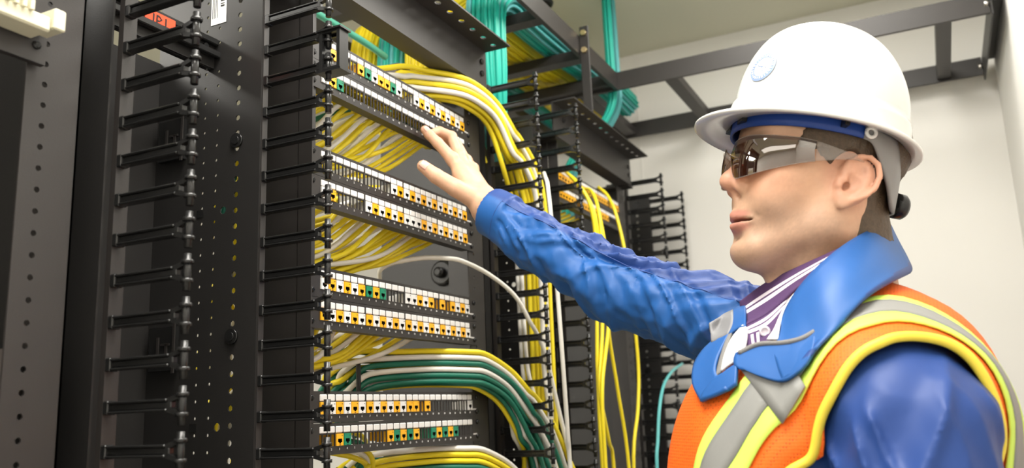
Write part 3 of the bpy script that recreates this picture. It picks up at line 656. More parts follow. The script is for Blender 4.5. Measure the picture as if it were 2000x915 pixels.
def sdf_surface(fn, lo, hi, h, B=8, margin=2.2):
    """dual surface of fn = 0 inside the box lo..hi with cell h; only blocks near the surface are sampled finely"""
    lo = np.array(lo, float); n = (np.ceil((np.array(hi) - lo)/(h*B)).astype(int))
    ci = np.stack(np.meshgrid(*[np.arange(k) for k in n], indexing='ij'), -1).reshape(-1, 3)
    cc = lo + (ci + .5)*h*B; dc = fn(cc); act = np.abs(dc) < h*B*.87*margin*.6 + h
    D = np.where(dc > 0, 1.0, -1.0).astype(np.float32).reshape(n).repeat(B, 0).repeat(B, 1).repeat(B, 2)
    g = np.stack(np.meshgrid(*[np.arange(B)]*3, indexing='ij'), -1).reshape(-1, 3)
    A = ci[act]
    for s in range(0, len(A), 400):
        blk = A[s:s+400]; idx = (blk[:, None, :]*B + g[None]).reshape(-1, 3); d = fn(lo + idx*h)
        D[idx[:, 0], idx[:, 1], idx[:, 2]] = d
    S_ = D < 0; c = np.zeros(np.array(D.shape) - 1, np.uint8)
    for a in (0, 1):
        for b in (0, 1):
            for e in (0, 1): c += S_[a:a+c.shape[0], b:b+c.shape[1], e:e+c.shape[2]]
    cell = np.argwhere((c > 0) & (c < 8)); vid = np.full(c.shape, -1, np.int32); vid[tuple(cell.T)] = np.arange(len(cell))
    acc = np.zeros((len(cell), 3)); cnt = np.zeros(len(cell))
    cor = [(a, b, e) for a in (0, 1) for b in (0, 1) for e in (0, 1)]
    val = {k: D[cell[:, 0]+k[0], cell[:, 1]+k[1], cell[:, 2]+k[2]].astype(float) for k in cor}
    for p in cor:
        for ax in range(3):
            if p[ax]: continue
            q = list(p); q[ax] = 1; q = tuple(q); v0, v1 = val[p], val[q]; m = (v0 < 0) != (v1 < 0)
            t = np.where(m, v0/(v0 - v1 + 1e-12), 0); pt = np.tile(np.array(p, float), (len(cell), 1)); pt[:, ax] = t
            acc[m] += pt[m]; cnt[m] += 1
    V = lo + (cell + acc/np.maximum(cnt, 1)[:, None])*h; F = []
    for ax in range(3):
        o1, o2 = [(1, 2), (2, 0), (0, 1)][ax]; sl0 = [slice(None)]*3; sl1 = [slice(None)]*3; sl0[ax] = slice(0, -1); sl1[ax] = slice(1, None)
        e = np.argwhere(S_[tuple(sl0)] != S_[tuple(sl1)]); e = e[(e[:, o1] > 0) & (e[:, o2] > 0) & (e[:, o1] < S_.shape[o1]-1) & (e[:, o2] < S_.shape[o2]-1)]
        if not len(e): continue
        ids = []
        for d1, d2 in ((-1, -1), (0, -1), (0, 0), (-1, 0)):
            k = e.copy(); k[:, o1] += d1; k[:, o2] += d2; ids.append(vid[k[:, 0], k[:, 1], k[:, 2]])
        Q = np.stack(ids, 1); ins = S_[e[:, 0], e[:, 1], e[:, 2]]; Q[~ins] = Q[~ins][:, ::-1]; F.append(Q)
    F = np.concatenate(F); F = F[(F >= 0).all(1)]
    return V, F
def relax(V, F, it=1, k=.5):
    for _ in range(it):
        acc = np.zeros_like(V); cnt = np.zeros(len(V))
        for i in range(4):
            j = (i+1) % 4; np.add.at(acc, F[:, i], V[F[:, j]]); np.add.at(acc, F[:, j], V[F[:, i]]); np.add.at(cnt, F[:, i], 1); np.add.at(cnt, F[:, j], 1)
        V = V + k*(acc/np.maximum(cnt, 1)[:, None] - V)
    return V
def np_mesh(name, V, F, mats, parent=None, midx=None, col=None):
    me = bpy.data.meshes.new(name); me.vertices.add(len(V)); me.vertices.foreach_set('co', np.asarray(V, np.float32).ravel())
    F = np.asarray(F, np.int32); me.loops.add(F.size); me.loops.foreach_set('vertex_index', F.ravel()); me.polygons.add(len(F))
    me.polygons.foreach_set('loop_start', np.arange(len(F), dtype=np.int32)*F.shape[1])
    me.polygons.foreach_set('use_smooth', np.ones(len(F), bool)); 
    for k in (mats if isinstance(mats, (list, tuple)) else [mats]): me.materials.append(k)
    if midx is not None: me.polygons.foreach_set('material_index', np.asarray(midx, np.int32))
    me.update(calc_edges=True); me.validate()
    if col is not None:
        at = me.color_attributes.new('tint', 'FLOAT_COLOR', 'POINT'); at.data.foreach_set('color', np.concatenate([col, np.ones((len(col), 1))], 1).astype(np.float32).ravel())
    return link(name, me, parent)
def grid_mesh(name, G, m, parent=None, thick=0.0, close=False, midx=None, off=0.0, sub=0):
    G = np.asarray(G, float); R_, C_ = G.shape[:2]; V = G.reshape(-1, 3); F = []; mi = []
    for i in range(R_-1):
        for j in range(C_ if close else C_-1):
            F.append((i*C_+j, i*C_+(j+1) % C_, (i+1)*C_+(j+1) % C_, (i+1)*C_+j)); mi.append(0 if midx is None else midx(i, j))
    o = np_mesh(name, V, np.array(F), m, parent, mi)
    if thick:
        s = o.modifiers.new('thickness', 'SOLIDIFY'); s.thickness = thick; s.offset = off
    return o
def loft(rows, nu=6, nv=6):                                        # Catmull-Rom surface through rows of 3-D control points
    R1 = [spline(r, nu) for r in rows]; n = len(R1[0])
    return np.stack([spline([r[j] for r in R1], nv) for j in range(n)], 1)
def tint_mat(name, rough, sss=0.0, bump=0.0, bscale=900, spec=.5, sheen=0.0):
    m = mat(name, (.5, .5, .5), rough, sss=sss, bump=bump, bscale=bscale, spec=spec, sheen=sheen); nt = m.node_tree
    a = nt.nodes.new('ShaderNodeVertexColor'); a.layer_name = 'tint'
    nt.links.new(a.outputs['Color'], nt.nodes['Principled BSDF'].inputs['Base Color']); return m

# ------------------------------------------------------------------ the worker
HO = np.array([0.094, -0.677, 1.566]); HF = np.array([-0.501, 0.845, 0.186]); HL = np.array([-0.864, -0.499, -0.059]); HF /= np.linalg.norm(HF); HL -= HF*(HL @ HF); HL /= np.linalg.norm(HL); HU = np.cross(HF, HL)
HB = np.stack([HF, HL, HU])                                          # rows: forward, left, up of the head
def to_head(P): return (P - HO) @ HB.T
def from_head(Q): return HO + np.asarray(Q, float) @ HB
T0 = np.array([.10, -.70, 0]); TF = np.array([-.23, .973, 0]); TF /= np.linalg.norm(TF); TL = np.array([-TF[1], TF[0], 0]); TB = np.stack([TF, TL, [0, 0, 1.0]])
def to_tor(P): return (P - T0) @ TB.T
def from_tor(Q): return T0 + np.asarray(Q, float) @ TB

def ear_parts(H, sg):
    # ear coordinates: e forward, u up, o outward, tilted back and flared out; returns solid, hollow, rim
    c = np.array((-.003, sg*.0820, -.016)); Q = H - c
    e = Q[..., 0]*.97 + Q[..., 2]*.24; u = Q[..., 2]*.97 - Q[..., 0]*.24; o = sg*Q[..., 1] + .42*e
    E_ = np.stack([e, u, o], -1)/.91
    solid = smin(d_ell(E_, (-.005, .003, -.002), (.0195, .032, .0065)), d_ell(E_, (.001, -.0255, -.002), (.0080, .0105, .0050)), .006)
    solid = smin(solid, d_cap(E_, (.006, .016, -.006), (.006, -.018, -.008), .009), .006)
    hol = np.minimum(d_ell(E_, (.001, -.004, .0085), (.0115, .0165, .0105)), d_ell(E_, (-.006, .017, .0085), (.0085, .0095, .0075)))
    hol = np.minimum(hol, d_ell(E_, (.004, -.006, .0), (.006, .007, .012)))
    pts = [(.008, .000, .002), (.012, .014, .001), (.011, .026, .002), (.003, .034, .004), (-.009, .036, .005), (-.019, .029, .006), (-.0245, .015, .006), (-.0235, -.002, .006), (-.017, -.014, .005), (-.006, -.023, .003)]
    rim = None
    for a, b in zip(pts[:-1], pts[1:]): k = d_cap(E_, a, b, .0034); rim = k if rim is None else np.minimum(rim, k)
    for a, b in (((-.0145, .012, .0025), (-.0145, -.006, .003)), ((-.0145, -.006, .003), (-.006, -.0165, .002)), ((-.0145, .010, .0025), (-.010, .024, .002))): rim = np.minimum(rim, d_cap(E_, a, b, .0028))
    rim = np.minimum(rim, d_cap(E_, (.0130, -.001, .001), (.0125, -.008, .001), .0040))       # tragus
    return solid*.91, hol*.91, rim*.91
def head_sdf(P):
    H = to_head(P); A = H.copy(); A[..., 1] = np.abs(A[..., 1])                # mirrored coordinates
    d = d_ell(A, (-.004, 0, .052), (.098, .076, .080))                         # cranium
    d = smin(d, d_ell(A, (.028, 0, -.008), (.070, .064, .090)), .03)           # face mass
    d = smin(d, d_cap(A, (.060, .0, .056), (.062, .030, .052), .030), .020)    # forehead
    d = smin(d, d_ell(A, (.070, .027, .034), (.024, .026, .010)), .012)        # brow ridge
    d = smin(d, d_ell(A, (.056, .050, -.008), (.024, .018, .017)), .020)       # cheekbone
    d = smin(d, d_ell(A, (.063, .032, -.034), (.029, .028, .034)), .020)       # cheek
    d = smin(d, d_cap(A, (.010, .053, -.064), (.072, .022, -.094), .019, .017), .022)   # jaw line
    d = smin(d, d_cap(A, (.005, .058, -.015), (.010, .055, -.062), .012), .022)
    d = smin(d, d_ell(A, (.078, 0, -.097), (.020, .024, .018)), .016)          # chin
    d = smin(d, d_ell(A, (.072, 0, -.060), (.030, .032, .030)), .016)          # muzzle
    d = smax(d, -d_ell(A, (.100, .033, .014), (.020, .021, .014)), .014)       # eye socket
    d = smin(d, d_ell(A, (.074, .031, .013), (.014, .016, .0125)), .004)       # eyeball under lids
    # nose
    d = smin(d, d_cap(A, (.087, 0, .022), (.108, 0, -.012), .0085, .0105), .010)
    d = smin(d, d_ell(A, (.1085, 0, -.0165), (.0138, .0130, .0115)), .006)
    d = smin(d, d_ell(A, (.0960, .0145, -.0225), (.0125, .0090, .0105)), .006)
    d = smax(d, -d_ell(A, (.1030, .0068, -.0330), (.0085, .0040, .0050)), .003)
    d = smin(d, d_cap(A, (.104, 0, -.027), (.096, 0, -.042), .0040, .006), .006)
    # mouth
    d = smin(d, d_cap(A, (.1000, .0, -.0565), (.0880, .0300, -.0632), .0054, .0030), .004)
    d = smin(d, d_cap(A, (.0985, .0, -.0715), (.0870, .0280, -.0662), .0060, .0030), .004)
    d = smax(d, -d_ell(A, (.094, 0, -.0643), (.020, .0335, .0021)), .0016)
    d = smax(d, -d_ell(A, (.102, 0, -.083), (.012, .022, .006)), .010)         # mentolabial fold
    d = smax(d, -d_cap(A, (.086, .025, -.038), (.081, .035, -.058), .0008), .008)
    # ears
    near = np.abs(A[..., 1] - .083) + np.abs(H[..., 0]) + np.abs(H[..., 2] + .015) < .15
    if near.any():
        sub = H[near]; sub = np.stack([sub[..., 0], np.abs(sub[..., 1]), sub[..., 2]], -1); so, ho, ri = ear_parts(sub, 1); d = d.copy()
        x = smin(d[near], so, .005); x = smax(x, -ho, .0035); d[near] = smin(x, ri, .0032)
    # neck
    d = smin(d, d_cap(P, from_head((-.018, 0, -.03)), (.104, -.694, 1.36), .058, .060), .026)
    d = smin(d, d_cap(A, (-.012, .055, -.030), (.028, .020, -.150), .013, .011), .022)   # sternomastoid
    d = smin(d, d_ell(A, (.040, 0, -.100), (.040, .030, .020)), .024)          # under the chin
    d = smin(d, d_ell(A, (.030, 0, -.135), (.018, .014, .020)), .024)
    return d
# right arm and hand, world coordinates
WR = np.array([.283, -.125, 1.648]); SH = np.array([.262, -.595, 1.385]); EL = np.array([.300, -.345, 1.490])
FING = {  # joint chains: knuckle ... tip, with radii
    'index': ([(.292, -.052, 1.7505), (.278, -.030, 1.782), (.270, -.018, 1.797), (.2635, -.0125, 1.8055)], [.0112, .0096, .0088, .0076]),
    'middle': ([(.319, -.051, 1.762), (.323, -.033, 1.806), (.303, -.019, 1.813), (.288, -.0135, 1.806)], [.0110, .0095, .0085, .0074]),
    'ring': ([(.337, -.053, 1.758), (.343, -.032, 1.798), (.326, -.016, 1.806), (.312, -.0125, 1.798)], [.0104, .0090, .0080, .0070]),
    'little': ([(.349, -.060, 1.745), (.355, -.038, 1.775), (.345, -.022, 1.786), (.336, -.015, 1.784)], [.0092, .0078, .0070, .0060]),
    'thumb': ([(.270, -.107, 1.666), (.247, -.082, 1.684), (.229, -.054, 1.706), (.218, -.036, 1.7235)], [.0180, .0150, .0128, .0104])}
def hand_sdf(P):
    d = None
    for k, (pts, rr) in FING.items():
        f = None
        for a, b, r0, r1 in zip(pts[:-1], pts[1:], rr[:-1], rr[1:]):
            c = d_cap(P, a, b, r0, r1); f = c if f is None else smin(f, c, .003)
        base = np.array(WR) + (np.array(pts[0]) - WR)*.18
        if k != 'thumb': f = smin(f, d_cap(P, pts[0], base, rr[0]*1.05, .0155), .006)
        d = f if d is None else (smin(d, f, .0035) if k != 'thumb' else smin(d, f, .010))
    d = smin(d, d_cap(P, (.297, -.070, 1.722), (.288, -.108, 1.672), .017, .018), .012)
    d = smin(d, d_cap(P, (.320, -.072, 1.722), (.292, -.110, 1.672), .015, .017), .012)
    d = smin(d, d_cap(P, (.276, -.094, 1.685), (.284, -.072, 1.716), .013, .012), .012)   # web of the thumb
    d = smin(d, d_cap(P, (.288, -.112, 1.667), WR, .024, .0255), .012)
    ax = (EL - WR)/np.linalg.norm(EL - WR)
    d = smin(d, d_cap(P, WR, WR + ax*.12, .0265, .030), .012)
    for k in ('index', 'middle', 'ring', 'little'):                            # knuckles
        d = smin(d, d_ell(P, np.array(FING[k][0][0]) + (-.003, -.004, .002), (.0095,)*3), .006)
    return d
def body_sdf(P):
    out = np.full(P.shape[:-1], .05)
    hm = (P[..., 1] < -.45); am = ~hm | (P[..., 1] < -.0)
    h = P[..., 1] < -.40
    if h.any():
        Q = P[h]; v = head_sdf(Q)
        T = to_tor(Q); v = smin(v, d_ell(T, (0, 0, 1.22), (.105, .155, .17)), .03)
        v = smin(v, d_cap(Q, from_tor((0, -.10, 1.37)), SH, .05, .048), .03); v = smin(v, d_cap(Q, SH, EL, .040, .031), .02); out[h] = v
    if (~h).any():
        Q = P[~h]; v = hand_sdf(Q); v = smin(v, d_cap(Q, EL, WR, .031, .026), .01); v = np.minimum(v, d_cap(Q, SH, EL, .040, .031)); out[~h] = v
    return out
V, F = sdf_surface(body_sdf, (-.09, -.86, 1.10), (.40, .02, 1.86), .0024)
H_ = to_head(V)
def blob(H, c, r): return np.clip(1 - np.linalg.norm((H - np.array(c))/np.array(r), axis=1), 0, 1)
skin = np.tile(np.array((.60, .355, .230)), (len(V), 1)); Am = H_.copy(); Am[:, 1] = np.abs(Am[:, 1])
isH = (V[:, 1] < -.45)[:, None]
def tintmix(col, w): 
    global skin; skin = skin*(1 - w[:, None]*isH) + np.array(col)*w[:, None]*isH
tintmix((.54, .265, .17), np.clip(blob(Am, (.075, .045, -.015), (.045, .035, .035))*1.2, 0, .55))
tintmix((.54, .25, .165), np.clip(blob(Am, (.113, 0, -.013), (.03, .03, .03))*1.6, 0, .6))
tintmix((.55, .255, .17), np.clip(blob(Am, (-.008, .085, .002), (.045, .04, .055))*1.8, 0, .6))
stub = np.clip((-.030 - H_[:, 2])/.03, 0, 1)*np.clip((H_[:, 0] + .012)/.02, 0, 1)*np.clip((H_[:, 2] + .150)/.03, 0, 1)
stub *= 1 - .75*np.clip(blob(Am, (.095, .0, -.055), (.045, .034, .030))*2, 0, 1)
stub = np.maximum(stub, np.clip(blob(Am, (.10, .012, -.043), (.02, .03, .010))*1.4, 0, .55))
tintmix((.31, .205, .145), stub*.55*(1 + .25*vnoise(H_*700)))
lip = np.clip(np.maximum(blob(Am, (.095, 0, -.0575), (.024, .036, .0078)), blob(Am, (.093, 0, -.0715), (.026, .034, .0088)))*3.2, 0, 1)
tintmix((.44, .175, .135), lip*.8)
tintmix((.13, .085, .055), np.clip(blob(Am, (.088, .030, .036), (.022, .028, .0065))*2.2, 0, 1)*.55)
tip = np.zeros(len(V))
for k in FING: tip = np.maximum(tip, np.clip(1 - np.linalg.norm(V - np.array(FING[k][0][-1]), axis=1)/.028, 0, 1))
skin = skin*(1 - .35*tip[:, None]*~isH) + np.array((.60, .28, .20))*.35*tip[:, None]*~isH
skin *= (1 + .05*vnoise(V*120) + .04*vnoise(V*400))[:, None]
M_SKIN = tint_mat('skin', .48, sss=.12, bump=.12, bscale=1400)
person = thing('person', 'man in a white hard hat, blue jacket and orange safety vest reaching into the rack', 'person', (T0[0], T0[1], 0))
bpy.context.view_layer.update(); PIN = Matrix.Translation((-T0[0], -T0[1], 0))
def own(o, par=None):                                                # parent a world-space mesh to the person (or one of its parts)
    o.parent = par or person; o.matrix_parent_inverse = PIN if par is None else Matrix.Identity(4); return o
body = own(np_mesh('body', V, F, M_SKIN, None, None, np.clip(skin, 0, 1)))

# thumb and finger nails
M_NAIL = mat('nail', (.74, .42, .34), .3)
for k, up in (('thumb', (-.62, -.55, .05)), ('index', (-.4, -.75, .1))):
    p = FING[k][0]; t = np.array(p[-1]) - np.array(p[-2]); t /= np.linalg.norm(t); u = np.array(up, float); u -= t*(u @ t); u /= np.linalg.norm(u); s_ = np.cross(t, u); r = FING[k][1][-1]
    G = [[np.array(p[-1]) + t*(a*r*.95 - r*.15) + (u*math.cos(b) + s_*math.sin(b))*(r*1.035 - .0016*max(0, a)) for b in np.linspace(-.72, .72, 9)*(1 - .25*max(0, a)**2)] for a in np.linspace(-.75, .72, 8)]
    o = own(grid_mesh('nail', G, M_NAIL, None, .0007), body)

# short hair on sides and back
def hair_sdf(P):
    H = to_head(P); A = H.copy(); A[..., 1] = np.abs(A[..., 1])
    d = d_ell(A, (-.004, 0, .052), (.098, .076, .080)); d = smin(d, d_ell(A, (.028, 0, -.008), (.070, .064, .090)), .03)
    d = smin(d, d_cap(P, from_head((-.018, 0, -.03)), (.104, -.694, 1.36), .058, .060), .026)
    n = vnoise(H*np.array((220, 220, 60))) ; d = d - .0032 - .0012*n
    front = H[..., 0] - np.where(H[..., 2] > .020, .050 - .25*np.clip(H[..., 2] - .045, -.02, .1), .036 - 1.1*(.020 - H[..., 2]))
    low = (-.105 - H[..., 2]) - .45*np.clip(-.02 - H[..., 0], -.2, .06)
    burn = smax(front, -(H[..., 2] + .012), .004)
    back = smax(H[..., 0] + .020, low + .03, .006)
    reg = np.minimum(burn, back) + .003*vnoise(H*300, 4)
    earcut = d_ell(A, (-.005, .080, -.015), (.027, .03, .039))
    reg = smax(reg, -earcut, .004); reg = smax(reg, H[..., 2] - .085, .005)
    return smax(d, reg, .0035)
V, F = sdf_surface(hair_sdf, HO - .13, HO + .13, .0024)
M_HAIR = mat('short_brown_hair', (.075, .050, .030), .55, noise=.5, nscale=260, bump=.5, bscale=500)
own(np_mesh('hair', V, F, M_HAIR))['label'] = 'short cropped brown hair'

# ------------------------------------------------------------------ clothing
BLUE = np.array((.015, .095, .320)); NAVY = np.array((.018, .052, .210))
M_JACK = tint_mat('jacket_nylon', .50, bump=.07, bscale=2500, spec=.36)
def torso_d(T):
    A = T.copy(); A[..., 1] = np.abs(A[..., 1])
    d = d_ell(A, (.050, 0, 1.16), (.182, .180, .265))
    q = np.sqrt(((A[..., 0] - .03)/.165)**2 + (A[..., 1]/.175)**2) - 1; cyl = np.maximum(q*.165, np.maximum(A[..., 2] - 1.18, .70 - A[..., 2]))
    d = smin(d, cyl, .05)
    d = smin(d, d_ell(A, (-.045, 0, 1.275), (.092, .160, .130)), .05)
    d = smin(d, d_cap(A, (.0, 0, 1.365), (-.004, .155, 1.303), .070, .068), .06)
    return d
SLV = [SH, EL, WR + (EL - WR)*.06]
def sleeve_d(P, folds=True):
    d1 = d_cap(P, SH, EL, .066, .053); d2 = d_cap(P, EL, SLV[2], .053, .0415); d = smin(d1, d2, .02)
    ax = SLV[2] - SH; Ln = np.linalg.norm(ax); ax = ax/Ln; s = (P - SH) @ ax
    r = P - SH - s[..., None]*ax; n1 = np.cross(ax, (0, 0, 1.0)); n1 /= np.linalg.norm(n1); n2 = np.cross(n1, ax); th = np.arctan2(r @ n2, r @ n1)
    if folds:
        w = np.clip(s/.06, 0, 1)*np.clip((Ln - s)/.05, 0, 1)
        q1 = np.stack([s*23 + 2.0*np.sin(th + .6), np.cos(th)*.6, np.sin(th)*.6 + s*2.5], -1)
        q2 = np.stack([s*42 - np.sin(th)*3.0, np.cos(th)*.9 + 5, np.sin(th)*.9 - s*5], -1)
        n = np.maximum(1 - 2*np.abs(vnoise(q1, 3)), -.25); m = np.maximum(1 - 2*np.abs(vnoise(q2, 8)), -.3)
        q3 = np.stack([s*70 + np.sin(th + 2)*3, np.cos(th)*3.4, np.sin(th)*3.4 + s*18], -1); m3 = 1 - 2*np.abs(vnoise(q3, 12))
        d = d - w*(.0120*(n - .35) + .0050*(m - .3) + .0018*(m3 - .3))
    d = np.maximum(d, (P - SLV[2]) @ ax - .012)
    cuff = np.maximum(d_cap(P, SLV[2] - ax*.05, SLV[2] + ax*.03, .0425, .0415), np.maximum((P - SLV[2]) @ ax - .012, -((P - SLV[2]) @ ax) - .030))
    d = smin(d, cuff, .004)
    bore = np.maximum(d_cap(P, SLV[2] - ax*.02, SLV[2] + ax*.06, .0335), -((P - SLV[2]) @ ax) - .010)
    return np.maximum(d, -bore)
LS = [(-.014, .178, 1.268), (-.006, .212, 1.09), (.075, .205, .86)]
def lsleeve_d(T):
    d = smin(d_cap(T, LS[0], LS[1], .072, .078), d_cap(T, LS[1], LS[2], .072, .058), .03)
    th = np.arctan2(T[..., 1] - .19, T[..., 0]); z = T[..., 2]
    q = np.stack([T[..., 0]*24 + (z - 1.2)*10, T[..., 1]*10, z*6], -1); q2 = np.stack([T[..., 0]*46 - (z - 1.2)*12, T[..., 1]*20, z*11], -1)
    return d - (.013*(.55 - 2*np.abs(vnoise(q, 21))) + .004*(.5 - 2*np.abs(vnoise(q2, 5))))*np.clip((1.37 - z)/.08, 0, 1)
def jacket_sdf(P):
    T = to_tor(P); d = torso_d(T) + .007
    d = smin(d, lsleeve_d(T), .022)
    d = smin(d, sleeve_d(P), .035)
    neck = d_cap(P, (.085, -.665, 1.46), (.108, -.70, 1.33), .072, .060)
    return smax(d, -neck, .006)
V, F = sdf_surface(jacket_sdf, (-.26, -.93, .72), (.42, -.06, 1.74), .0036)
T_ = to_tor(V); ax = SLV[2] - SH; ax /= np.linalg.norm(ax); s_ = (V - SH) @ ax; axis_pt = SH + np.clip(s_, 0, 1)[:, None]*ax
bend = np.clip(1 - np.abs(s_ - .25)/.28, 0, 1)
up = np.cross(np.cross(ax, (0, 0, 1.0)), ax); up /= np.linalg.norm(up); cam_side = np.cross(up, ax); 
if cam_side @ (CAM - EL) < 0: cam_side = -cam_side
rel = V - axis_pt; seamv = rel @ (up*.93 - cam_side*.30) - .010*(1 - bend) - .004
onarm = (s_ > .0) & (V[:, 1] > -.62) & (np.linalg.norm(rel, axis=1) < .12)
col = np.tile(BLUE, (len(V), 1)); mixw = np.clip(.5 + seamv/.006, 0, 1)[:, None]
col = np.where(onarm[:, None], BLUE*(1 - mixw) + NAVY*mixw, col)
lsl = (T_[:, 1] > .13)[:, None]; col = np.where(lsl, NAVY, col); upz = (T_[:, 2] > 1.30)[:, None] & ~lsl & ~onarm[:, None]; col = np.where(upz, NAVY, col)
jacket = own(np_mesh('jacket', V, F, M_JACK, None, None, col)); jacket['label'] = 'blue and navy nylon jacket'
# seam along the raised sleeve
pts = []
sv = up*.93 - cam_side*.30; sv /= np.linalg.norm(sv); cd_ = cam_side - sv*(cam_side @ sv); cd_ -= ax*(cd_ @ ax); cd_ /= np.linalg.norm(cd_)
for s in np.linspace(.06, .52, 70):
    b = max(0, 1 - abs(s - .25)/.28); base = SH + ax*s + sv*(.004 + .010*(1 - b)); r = np.linspace(.02, .13, 150); dd = sleeve_d(base + r[:, None]*cd_); k = np.argmax(dd > 0); pts.append(base + cd_*(r[k] - .0006))
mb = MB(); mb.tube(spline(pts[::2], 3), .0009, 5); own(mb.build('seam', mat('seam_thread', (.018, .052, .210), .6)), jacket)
# stitched cuff line
mb = MB(); cc = SLV[2] - ax*.022; n1 = np.cross(ax, (0, 0, 1.0)); n1 /= np.linalg.norm(n1); n2 = np.cross(n1, ax); ring = []
for a in np.linspace(0, 2*math.pi, 40):
    dr = n1*math.cos(a) + n2*math.sin(a); r = np.linspace(.025, .07, 120); dd = sleeve_d(cc + r[:, None]*dr); ring.append(cc + dr*(r[np.argmax(dd > 0)] - .0003))
mb.tube(ring, .0006, 5, caps=False); own(mb.build('cuff_stitch', MATS['seam_thread']), jacket)

# safety vest: strips laid over the torso, each strip a mesh of its own
def vest_dirs():
    out = []
    for z in np.linspace(.74, 1.12, 14): out.append(((.02, z), (1, 0)))
    for a in np.linspace(4, 176, 60): out.append(((.02, 1.14), (math.cos(math.radians(a)), math.sin(math.radians(a)))))
    for z in np.linspace(1.12, .74, 14): out.append(((.02, z), (-1, 0)))
    return out
VD = vest_dirs(); NVD = len(VD)
def top_w(i):                                                        # 1 at the shoulder crest, 0 at the hems
    return math.exp(-((i - 44)/13.0)**2)
def vest_pt(b, i, off, side=1):
    (a0, z0), (da, dz) = VD[i]; t = np.linspace(.02, .36, 171); b2 = b
    Q = np.stack([a0 + da*t, np.full_like(t, b2), z0 + dz*t], -1); d = torso_d(Q) - off; ins = np.nonzero(d < 0)[0]
    if len(ins) == 0: tt = t[int(np.argmin(d))]
    elif ins[-1] == len(t) - 1: tt = t[-1]
    else: k = ins[-1] + 1; tt = t[k-1] + (t[k] - t[k-1])*(-d[k-1])/(d[k] - d[k-1] + 1e-9)
    q = np.array([a0 + da*tt, b2*side, z0 + dz*tt]); return from_tor(q)
def vest_hit(u, v):                                                  # where a photo point of a tape edge lies on the vest: (row, b)
    t = np.linspace(.70, 1.15, 451); P = to_tor(CAM + np.outer(t, RC.T @ np.array([(u - 1000)/FPX, (v - 457.5)/FPX, 1.0]))); d = torso_d(P) - .008; k = int(np.argmax(d < 0))
    if d.min() > 0: return None
    a, b, z = P[k]
    if z < 1.13: return (np.interp(z, [.74, 1.12], [0, 13]), b)
    return (14 + (math.degrees(math.atan2(z - 1.14, a - .02)) - 4)/172*59, b)
EDGE = [[(1550,914),(1580,841),(1620,777),(1664,717),(1709,672),(1749,647)], [(1497,914),(1510,866),(1530,826),(1570,777),(1600,732),(1650,672),(1700,632),(1745,610)],
        [(1455,914),(1470,861),(1500,807),(1545,757),(1585,722),(1630,667),(1680,622),(1730,599)], [(1392,914),(1420,857),(1465,797),(1520,744),(1560,712),(1630,637),(1680,589),(1740,567)],
        [(1372,914),(1395,852),(1445,792),(1500,732),(1560,680),(1620,625),(1680,579),(1742,554)]]
CREST = 44
BND = []
for e in EDGE:
    h = sorted(x for x in (vest_hit(*p) for p in e) if x); ii = np.array([x[0] for x in h]); bb = np.array([x[1] for x in h])
    if e is EDGE[0]: ii = np.concatenate([[8, 22], ii]); bb = np.concatenate([[.150, .162], bb])
    row = np.arange(NVD); row = np.where(row > CREST, 2*CREST - row, row); BND.append(np.clip(np.interp(row, ii, bb), .02, .208))
    BND[-1] = np.convolve(np.pad(BND[-1], 3, 'edge'), np.ones(7)/7, 'valid')
OFFS = [BND[0] - b for b in BND]; rw = np.arange(NVD)
BND[0] = np.where(rw > CREST, np.interp(rw, [CREST, 50, 58, 87], [BND[0][CREST], .188, .170, .166]), BND[0])
for k in range(1, 5): BND[k] = BND[0] - OFFS[k]
for k in range(1, 5): BND[k] = np.minimum(BND[k], BND[k-1] - (.006, .013, .010, .022, .010)[k])
def inner(i):                                                        # neckline: the vest is open in front of the collar
    if i <= CREST:
        z = vest_pt(.06, i, .006)[2]; return float(np.interp(z, [1.318, 1.35, 1.385], [.004, .030, .075]))
    return .050 if i < 52 else float(np.interp(i, [52, 58], [.050, .0]))
INN = np.array([inner(i) for i in range(NVD)])
def band(k, i): return INN[i] if k == 5 else max(BND[k][i], INN[i] + .0005*(5 - k))
def strip(name, k0, k1, m, off, side=1, n=5, thick=.0022, label=None, par=None, wob=.0014):
    G = []
    for i in range(NVD):
        b0 = band(k0, i); b1 = band(k1, i); row = []
        for j in range(n):
            b = lerp(b0, b1, j/(n-1)); row.append(vest_pt(b, i, off + wob*math.sin(i*.55 + b*60), side))
        G.append(row)
    if side < 0: G = [r[::-1] for r in G]
    o = own(grid_mesh(name, G, m, None, thick), par)
    if label: o['label'] = label
    return o
def vest_mat(name, c, rough, dots=True):
    m = mat(name, c, rough); nt = m.node_tree; b = nt.nodes['Principled BSDF']
    if dots:
        tc = nt.nodes.new('ShaderNodeTexCoord'); vo = nt.nodes.new('ShaderNodeTexVoronoi'); vo.inputs['Scale'].default_value = 300; vo.inputs['Randomness'].default_value = .15
        nt.links.new(tc.outputs['Object'], vo.inputs['Vector']); rp = nt.nodes.new('ShaderNodeValToRGB'); rp.color_ramp.elements[0].position = .16; rp.color_ramp.elements[1].position = .30
        rp.color_ramp.elements[0].color = (c[0]*.45, c[1]*.30, c[2]*.3, 1); rp.color_ramp.elements[1].color = (*c, 1)
        nt.links.new(vo.outputs['Distance'], rp.inputs['Fac']); nt.links.new(rp.outputs['Color'], b.inputs['Base Color'])
        bp = nt.nodes.new('ShaderNodeBump'); bp.inputs['Strength'].default_value = .5; bp.inputs['Distance'].default_value = .001; nt.links.new(vo.outputs['Distance'], bp.inputs['Height']); nt.links.new(bp.outputs['Normal'], b.inputs['Normal'])
    return m
M_OR = vest_mat('orange_mesh', (.88, .135, .006), .65); M_LIME = mat('lime_tape', (.60, .82, .12), .55, bump=.1, bscale=1800); M_REFL = mat('reflective_grey_tape', (.235, .235, .225), .42, bump=.25, bscale=2200)
